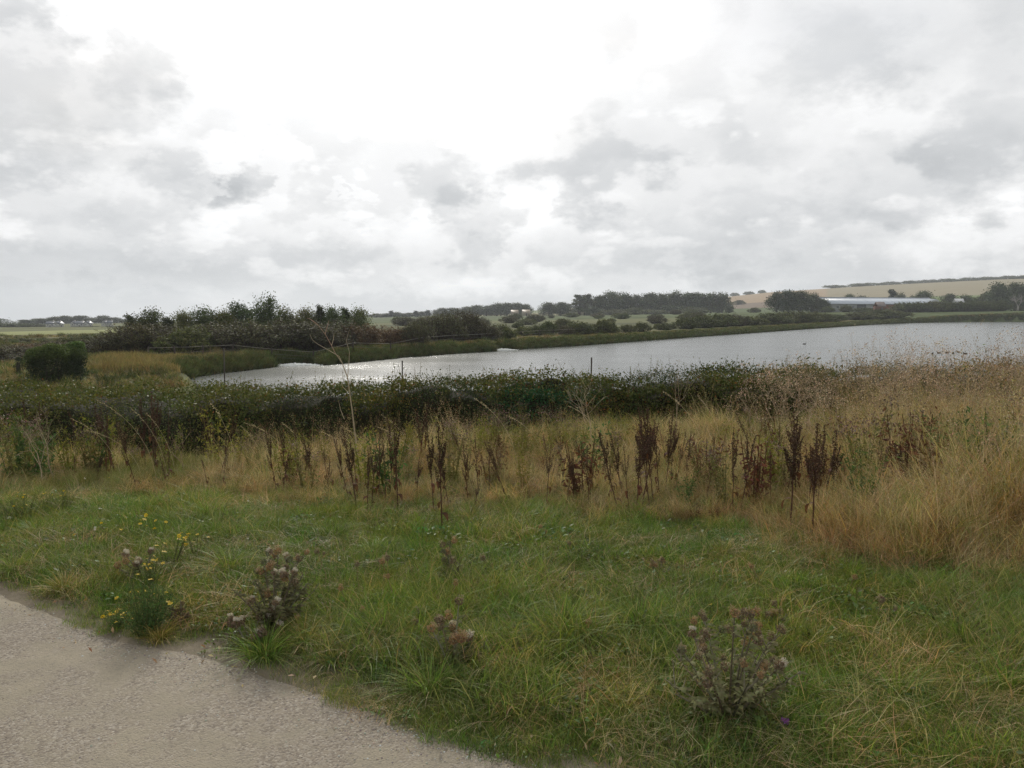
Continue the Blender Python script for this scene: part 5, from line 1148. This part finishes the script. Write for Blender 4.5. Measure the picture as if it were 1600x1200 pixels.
thistle(gp(392, 1010), .16, .26, 8, 12, ('white', 'white', 'brown', 'white'), 33, 'low thistle with fluffy white heads at the edge of the path', rhead=.019, nleaf=12)
thistle(gp(708, 1048), .30, .26, 8, 13, ('tan', 'brown', 'tan', 'white', 'brown'), 34, 'straggling thistle with orange-brown heads beside the green tussock', rhead=.019, nleaf=14)
thistle(gp(708, 912), .28, .12, 6, 8, ('tan', 'green', 'brown', 'green'), 35, 'small upright thistle standing alone in the middle of the turf', rhead=.016, nleaf=16)
thistle(gp(1030, 905), .13, .16, 5, 8, ('brown', 'tan'), 36, 'small faded brown thistle in turf below the dock clump', rhead=.014, nleaf=10)
thistle(gp(225, 905), .18, .30, 8, 12, ('white', 'brown', 'white', 'tan'), 37, 'low whitish thistle behind the yellow flowering clump', rhead=.017, nleaf=16)
thistle(gp(283, 980), .12, .14, 6, 3, ('brown',), 38, 'withered brown thistle rosette right of the yellow flowers', (.13, .085, .055), .014, 22)
thistle(gp(1218, 985), .16, .14, 5, 7, ('brown', 'tan'), 39, 'small reddish thistle standing behind the big thistle', rhead=.013, nleaf=10)

# brown knapweed heads nodding over the turf
def knap(p, h, seed):
    g = np.random.default_rng(seed); o = empty('knapweed', p); b = MB(); e = np.array([g.normal(0, .05), g.normal(0, .05), h]); tube(b, [(0, 0, -.02), e * .5 + g.normal(0, .012, 3), e], [.0026, .002, .0016], 4, (.21, .16, .08), False); b.build('stem', M_stem, o)
    c = obj_of('flower_head', HEADS[('tan', 'brown')[seed % 2]][seed % 2], o); c.location = e; c.rotation_euler = (g.normal(0, .6), g.normal(0, .6), 0); c.scale = (.014 * g.uniform(.8, 1.35),) * 3
    if seed % 3 == 0:
        s_ = e * .55; e2 = s_ + (g.normal(0, .05), g.normal(0, .05), h * .25); b = MB(); tube(b, [s_, e2], [.0018, .0013], 4, (.21, .16, .08), False); b.build('stem', M_stem, o)
        c = obj_of('flower_head', HEADS['brown'][1], o); c.location = e2; c.scale = (.011,) * 3
    return tag(o, None, 'knapweed', 'brown knapweed in the turf')
it = [(a, knap(gp(a, b), c, 800 + k_), '') for k_, (a, b, c) in enumerate(((453, 905, .12), (508, 925, .24), (546, 960, .16), (563, 930, .18), (589, 912, .14), (612, 925, .20), (545, 985, .12), (594, 990, .10), (619, 958, .18), (640, 992, .10), (472, 992, .10), (655, 1005, .12)))]
series(it, 'single brown knapweed head on a thin stem left of the middle, {pos}')
it = [(a, knap(gp(a, b), c, 830 + k_), '') for k_, (a, b, c) in enumerate(((694, 965, .15), (770, 905, .12), (950, 1015, .12), (712, 985, .10), (848, 850, .10), (1243, 978, .12), (1195, 925, .14), (1368, 975, .12), (1320, 930, .10), (880, 870, .08)))]
series(it, 'single brown seed head in the open turf right of the middle, {pos}')

# ---------------------------------------------------------------- coarse grass tussocks
def tussock(seed, n, h, r, cols, w=.0048):
    g = np.random.default_rng(seed); b = MB(); c = np.concatenate([jit(cc, k, .2, g) for cc, k in cols]); n = len(c); g.shuffle(c)
    an = g.uniform(0, 6.28, n); q = np.abs(g.normal(0, .4, n)) * r; base = np.stack([np.cos(an) * q, np.sin(an) * q, np.full(n, -.01)], 1)
    blades(b, base, h * g.uniform(.5, 1.15, n), w * g.uniform(.6, 1.2, n), an + g.normal(0, .5, n), g.uniform(.3, 1.5, n), c, g, droop=.52); return b.mesh('blades', M_grass)
TK = [tussock(900 + s, 0, .26, .12, (((.165, .235, .048), 170), ((.11, .175, .04), 120), ((.34, .30, .12), 30))) for s in range(3)] + [tussock(910 + s, 0, .24, .10, (((.24, .22, .07), 120), ((.42, .33, .16), 70), ((.13, .17, .04), 60))) for s in range(2)]
it = []
for k_, (px_, py_, s_, kd) in enumerate(((360, 895, 1.0, 0), (325, 812, 1.0, 1), (100, 925, .85, 3), (20, 895, .9, 0), (250, 1000, .7, 4), (300, 955, .6, 3), (415, 1030, .9, 1), (60, 840, .9, 2), (435, 835, .8, 1), (520, 845, .8, 2), (585, 868, .7, 0))):
    o = obj_of('grass_tussock', TK[kd]); o.location = gp(px_, py_) - np.array([0, 0, .01]); o.rotation_euler = (0, 0, rng.uniform(0, 6)); o.scale = (s_,) * 3; tag(o, None, 'tussock', 'coarse grass tussocks in the turf'); it.append((px_, o, ''))
series(it, 'coarse green grass tussock left of the knapweed by the path, {pos}')
it = []
for k_, (px_, py_, s_, kd) in enumerate(((480, 1010, .8, 3), (520, 1035, .7, 4), (600, 1000, 1.05, 0), (640, 985, .7, 3), (672, 1085, .9, 1), (735, 815, .9, 3), (760, 870, .6, 0), (830, 905, .8, 3), (735, 1020, .6, 0), (800, 1120, .6, 4))):
    o = obj_of('grass_tussock', TK[kd]); o.location = gp(px_, py_) - np.array([0, 0, .01]); o.rotation_euler = (0, 0, rng.uniform(0, 6)); o.scale = (s_,) * 3; tag(o, None, 'tussock', 'coarse grass tussocks in the turf'); it.append((px_, o, ''))
series(it, 'yellowish green tussock near the foot of the middle thistles, {pos}')
it = []
for k_, (px_, py_, s_, kd) in enumerate(((875, 1005, 1.15, 1), (905, 1000, 1.1, 0), (1000, 985, .95, 2), (1025, 1040, .8, 3), (940, 1075, .7, 4), (975, 1120, .8, 3), (1055, 960, .7, 1), (1330, 905, .8, 0), (1445, 885, .9, 2), (1250, 1100, .8, 0), (1500, 1010, .9, 1), (1400, 1090, .8, 2), (1575, 1080, .9, 0), (1180, 920, .7, 3), (1370, 830, .8, 4), (1130, 870, .8, 3), (1550, 935, .8, 4), (1320, 1180, .8, 2))):
    o = obj_of('grass_tussock', TK[kd]); o.location = gp(px_, py_) - np.array([0, 0, .01]); o.rotation_euler = (0, 0, rng.uniform(0, 6)); o.scale = (s_,) * 3; tag(o, None, 'tussock', 'coarse grass tussocks in the turf'); it.append((px_, o, ''))
series(it, 'long-bladed grass tussock round the large thistle and right of it, {pos}')

# ---------------------------------------------------------------- yellow-flowering clumps by the path, small white flowers
def daisy(seed, col, eye=(.45, .26, .03), pet=11):
    g = np.random.default_rng(seed); b = MB()
    for k in range(pet):
        a = k * 6.283 / pet + g.normal(0, .08); d = np.array([math.cos(a), math.sin(a), g.normal(.05, .12)]); s = np.array([-math.sin(a), math.cos(a), 0]) * .24
        b.add([d * .25, d * .65 - s, d, d * .65 + s], [[0, 1, 2], [0, 2, 3]], None, jit(col, 1, .08, g)[0])
    th = np.arange(7) * 6.283 / 7; v = np.concatenate([np.stack([np.cos(th) * .34, np.sin(th) * .34, np.zeros(7)], 1), [[0, 0, .2]]]); b.add(v, [[k, (k + 1) % 7, 7] for k in range(7)], None, eye); return b.mesh('flower', M_petal)
YF = [daisy(950 + s, (.62, .44, .03)) for s in range(2)]; WF = [daisy(960, (.68, .66, .62))]
def flowering(name, p, h, wid, nst, nfl, mesh, seed, lab, cat, leafcol=(.115, .155, .05), fr=.012, per=60, lw=.022, group=None):
    g = np.random.default_rng(seed); o = empty(name, p); S = MB(); F = MB(); tips = []
    for k in range(nst):
        an = g.uniform(0, 6.28); q = math.sqrt(g.uniform(0, 1)) * wid * .5; hh = h * (1 - .4 * (q / (wid * .5)) ** 2) * g.uniform(.7, 1.05); e = np.array([math.cos(an) * q, math.sin(an) * q, hh]); m1 = e * (.6, .6, .5)
        tube(S, [(e[0] * .15, e[1] * .15, -.02), m1, e], [.0026, .002, .0013], 4, (.13, .14, .06), False); tips.append(e)
        f = g.uniform(.1, 1, per); f = f[:, None]; q_ = np.where(f < .5, m1 * f * 2, m1 * (2 - 2 * f) + e * (2 * f - 1)) + g.normal(0, .018, (per, 3)); q_[:, 2] = np.maximum(q_[:, 2], .01)
        leaves(F, q_, lw * g.uniform(.6, 1.3, per), jit(leafcol, per, .2, g), asp=.16, g=g)
    S.build('stems', M_weed, o)
    if per: F.build('foliage', M_weed, o)
    for k in range(nfl):
        e = tips[k % nst] + (g.normal(0, .02, 3) if k >= nst else 0); c = obj_of('flower', mesh[k % len(mesh)], o); c.location = e; c.rotation_euler = (g.normal(-.15, .5), g.normal(0, .5), 0); c.scale = (fr * g.uniform(.8, 1.2),) * 3
    return tag(o, lab, cat, group)
GY = 'yellow flowering plants in the turf'
flowering('yellow_flower', gp(228, 995), .28, .36, 46, 10, YF, 1, 'feathery green bush with a few yellow flowers at the path edge', 'flowering plant', (.10, .145, .05), .012, 70, group=GY)
flowering('yellow_flower', gp(182, 985), .10, .16, 16, 16, YF, 2, 'low mat of yellow flowers spilling onto the path', 'flowering plant', fr=.011, per=26, group=GY)
flowering('yellow_flower', gp(236, 925), .20, .16, 14, 14, YF, 3, 'yellow flowers crowded behind the feathery bush', 'flowering plant', fr=.011, per=26, group=GY)
flowering('yellow_flower', gp(266, 890), .26, .22, 11, 11, YF, 4, 'bright yellow flower cluster on thin stems mid left', 'flowering plant', fr=.016, per=20, group=GY)
flowering('yellow_flower', gp(245, 848), .22, .30, 7, 6, YF, 5, 'loose yellow flowers above and behind the bright cluster', 'flowering plant', fr=.015, per=16, group=GY)
flowering('yellow_flower', gp(308, 875), .24, .16, 6, 5, YF, 6, 'yellow flowers on a dark stem right of the bright cluster', 'flowering plant', fr=.014, per=24, group=GY)
flowering('yellow_flower', gp(175, 850), .18, .50, 9, 7, YF, 7, 'sparse yellow flowers left of the loose ones', 'flowering plant', fr=.011, per=16, group=GY)
flowering('yellow_flower', gp(40, 815), .26, .50, 40, 20, YF, 8, 'feathery clump speckled yellow at the left edge below the dry grass', 'flowering plant', (.13, .17, .055), .009, 60, group=GY)
flowering('yellow_flower', gp(100, 800), .22, .30, 24, 5, YF, 9, 'small green clump with few yellow flowers beside the left feathery clump', 'flowering plant', fr=.012, per=44, group=GY)
flowering('yellow_flower', gp(1107, 985), .14, .03, 1, 1, YF, 10, 'single yellow flower above the large thistle', 'flowering plant', fr=.014, per=10, group=GY)
flowering('yellow_flower', gp(168, 760), .12, .05, 1, 1, YF, 11, 'lone yellow flower among the dry grass at left', 'flowering plant', fr=.022, per=8, group=GY)
flowering('yellow_flower', gp(1168, 770), .18, .20, 3, 3, YF, 12, 'few yellow flowers among reddish weeds right of the dock clump', 'flowering plant', fr=.017, per=16, group=GY)
flowering('yellow_flower', gp(1322, 842), .10, .05, 1, 1, YF, 13, 'lone yellow flower under the tall tan grass', 'flowering plant', fr=.020, per=8, group=GY)
it = []
for k_, (px_, py_) in enumerate(((17, 822), (84, 825), (158, 808), (203, 815), (250, 850), (332, 825), (133, 758), (23, 770), (560, 735), (240, 845))):
    o = flowering('white_flower', gp(px_, py_), .09, .03, 1, 1, WF, 40 + k_, None, 'flower', fr=.016, per=8, group='small white flowers on the left'); it.append((px_, o, ''))
series(it, 'tiny white flower dotted in the left part of the turf, {pos}')

# fallen dry leaf litter and a few broad dock leaves in the turf
b = MB(); P = sow(1500, -9, 9, 1.9, 8.0, lambda x, y: (path_d(x, y) > -.25)); P[:, 2] += rng.uniform(.005, .05, len(P))
leaves(b, P, rng.uniform(.015, .04, len(P)), np.where((rng.uniform(0, 1, len(P)) < .5)[:, None], jit((.22, .14, .075), len(P), .25), jit((.36, .29, .17), len(P), .2)), np.array([0, 0, 1.0]), .75, .4)
tag(b.build('leaf_litter', M_weed), 'small dead leaves scattered through the turf', kind='stuff')

# ---------------------------------------------------------------- air
b = MB(); box(b, (0, 0, 8), (5600, 5600, 136), 0)
hz = bpy.data.materials.new('thin_haze'); hz.use_nodes = True; t = NT(hz.node_tree)
pv = t.n('ShaderNodeVolumePrincipled', {'Color': (.90, .95, 1.0, 1), 'Density': 0.00020, 'Anisotropy': 0.3})
t.n('ShaderNodeOutputMaterial', {'Volume': pv.outputs[0]})
HAZE = True
if HAZE: tag(b.build('haze', hz), kind='stuff')
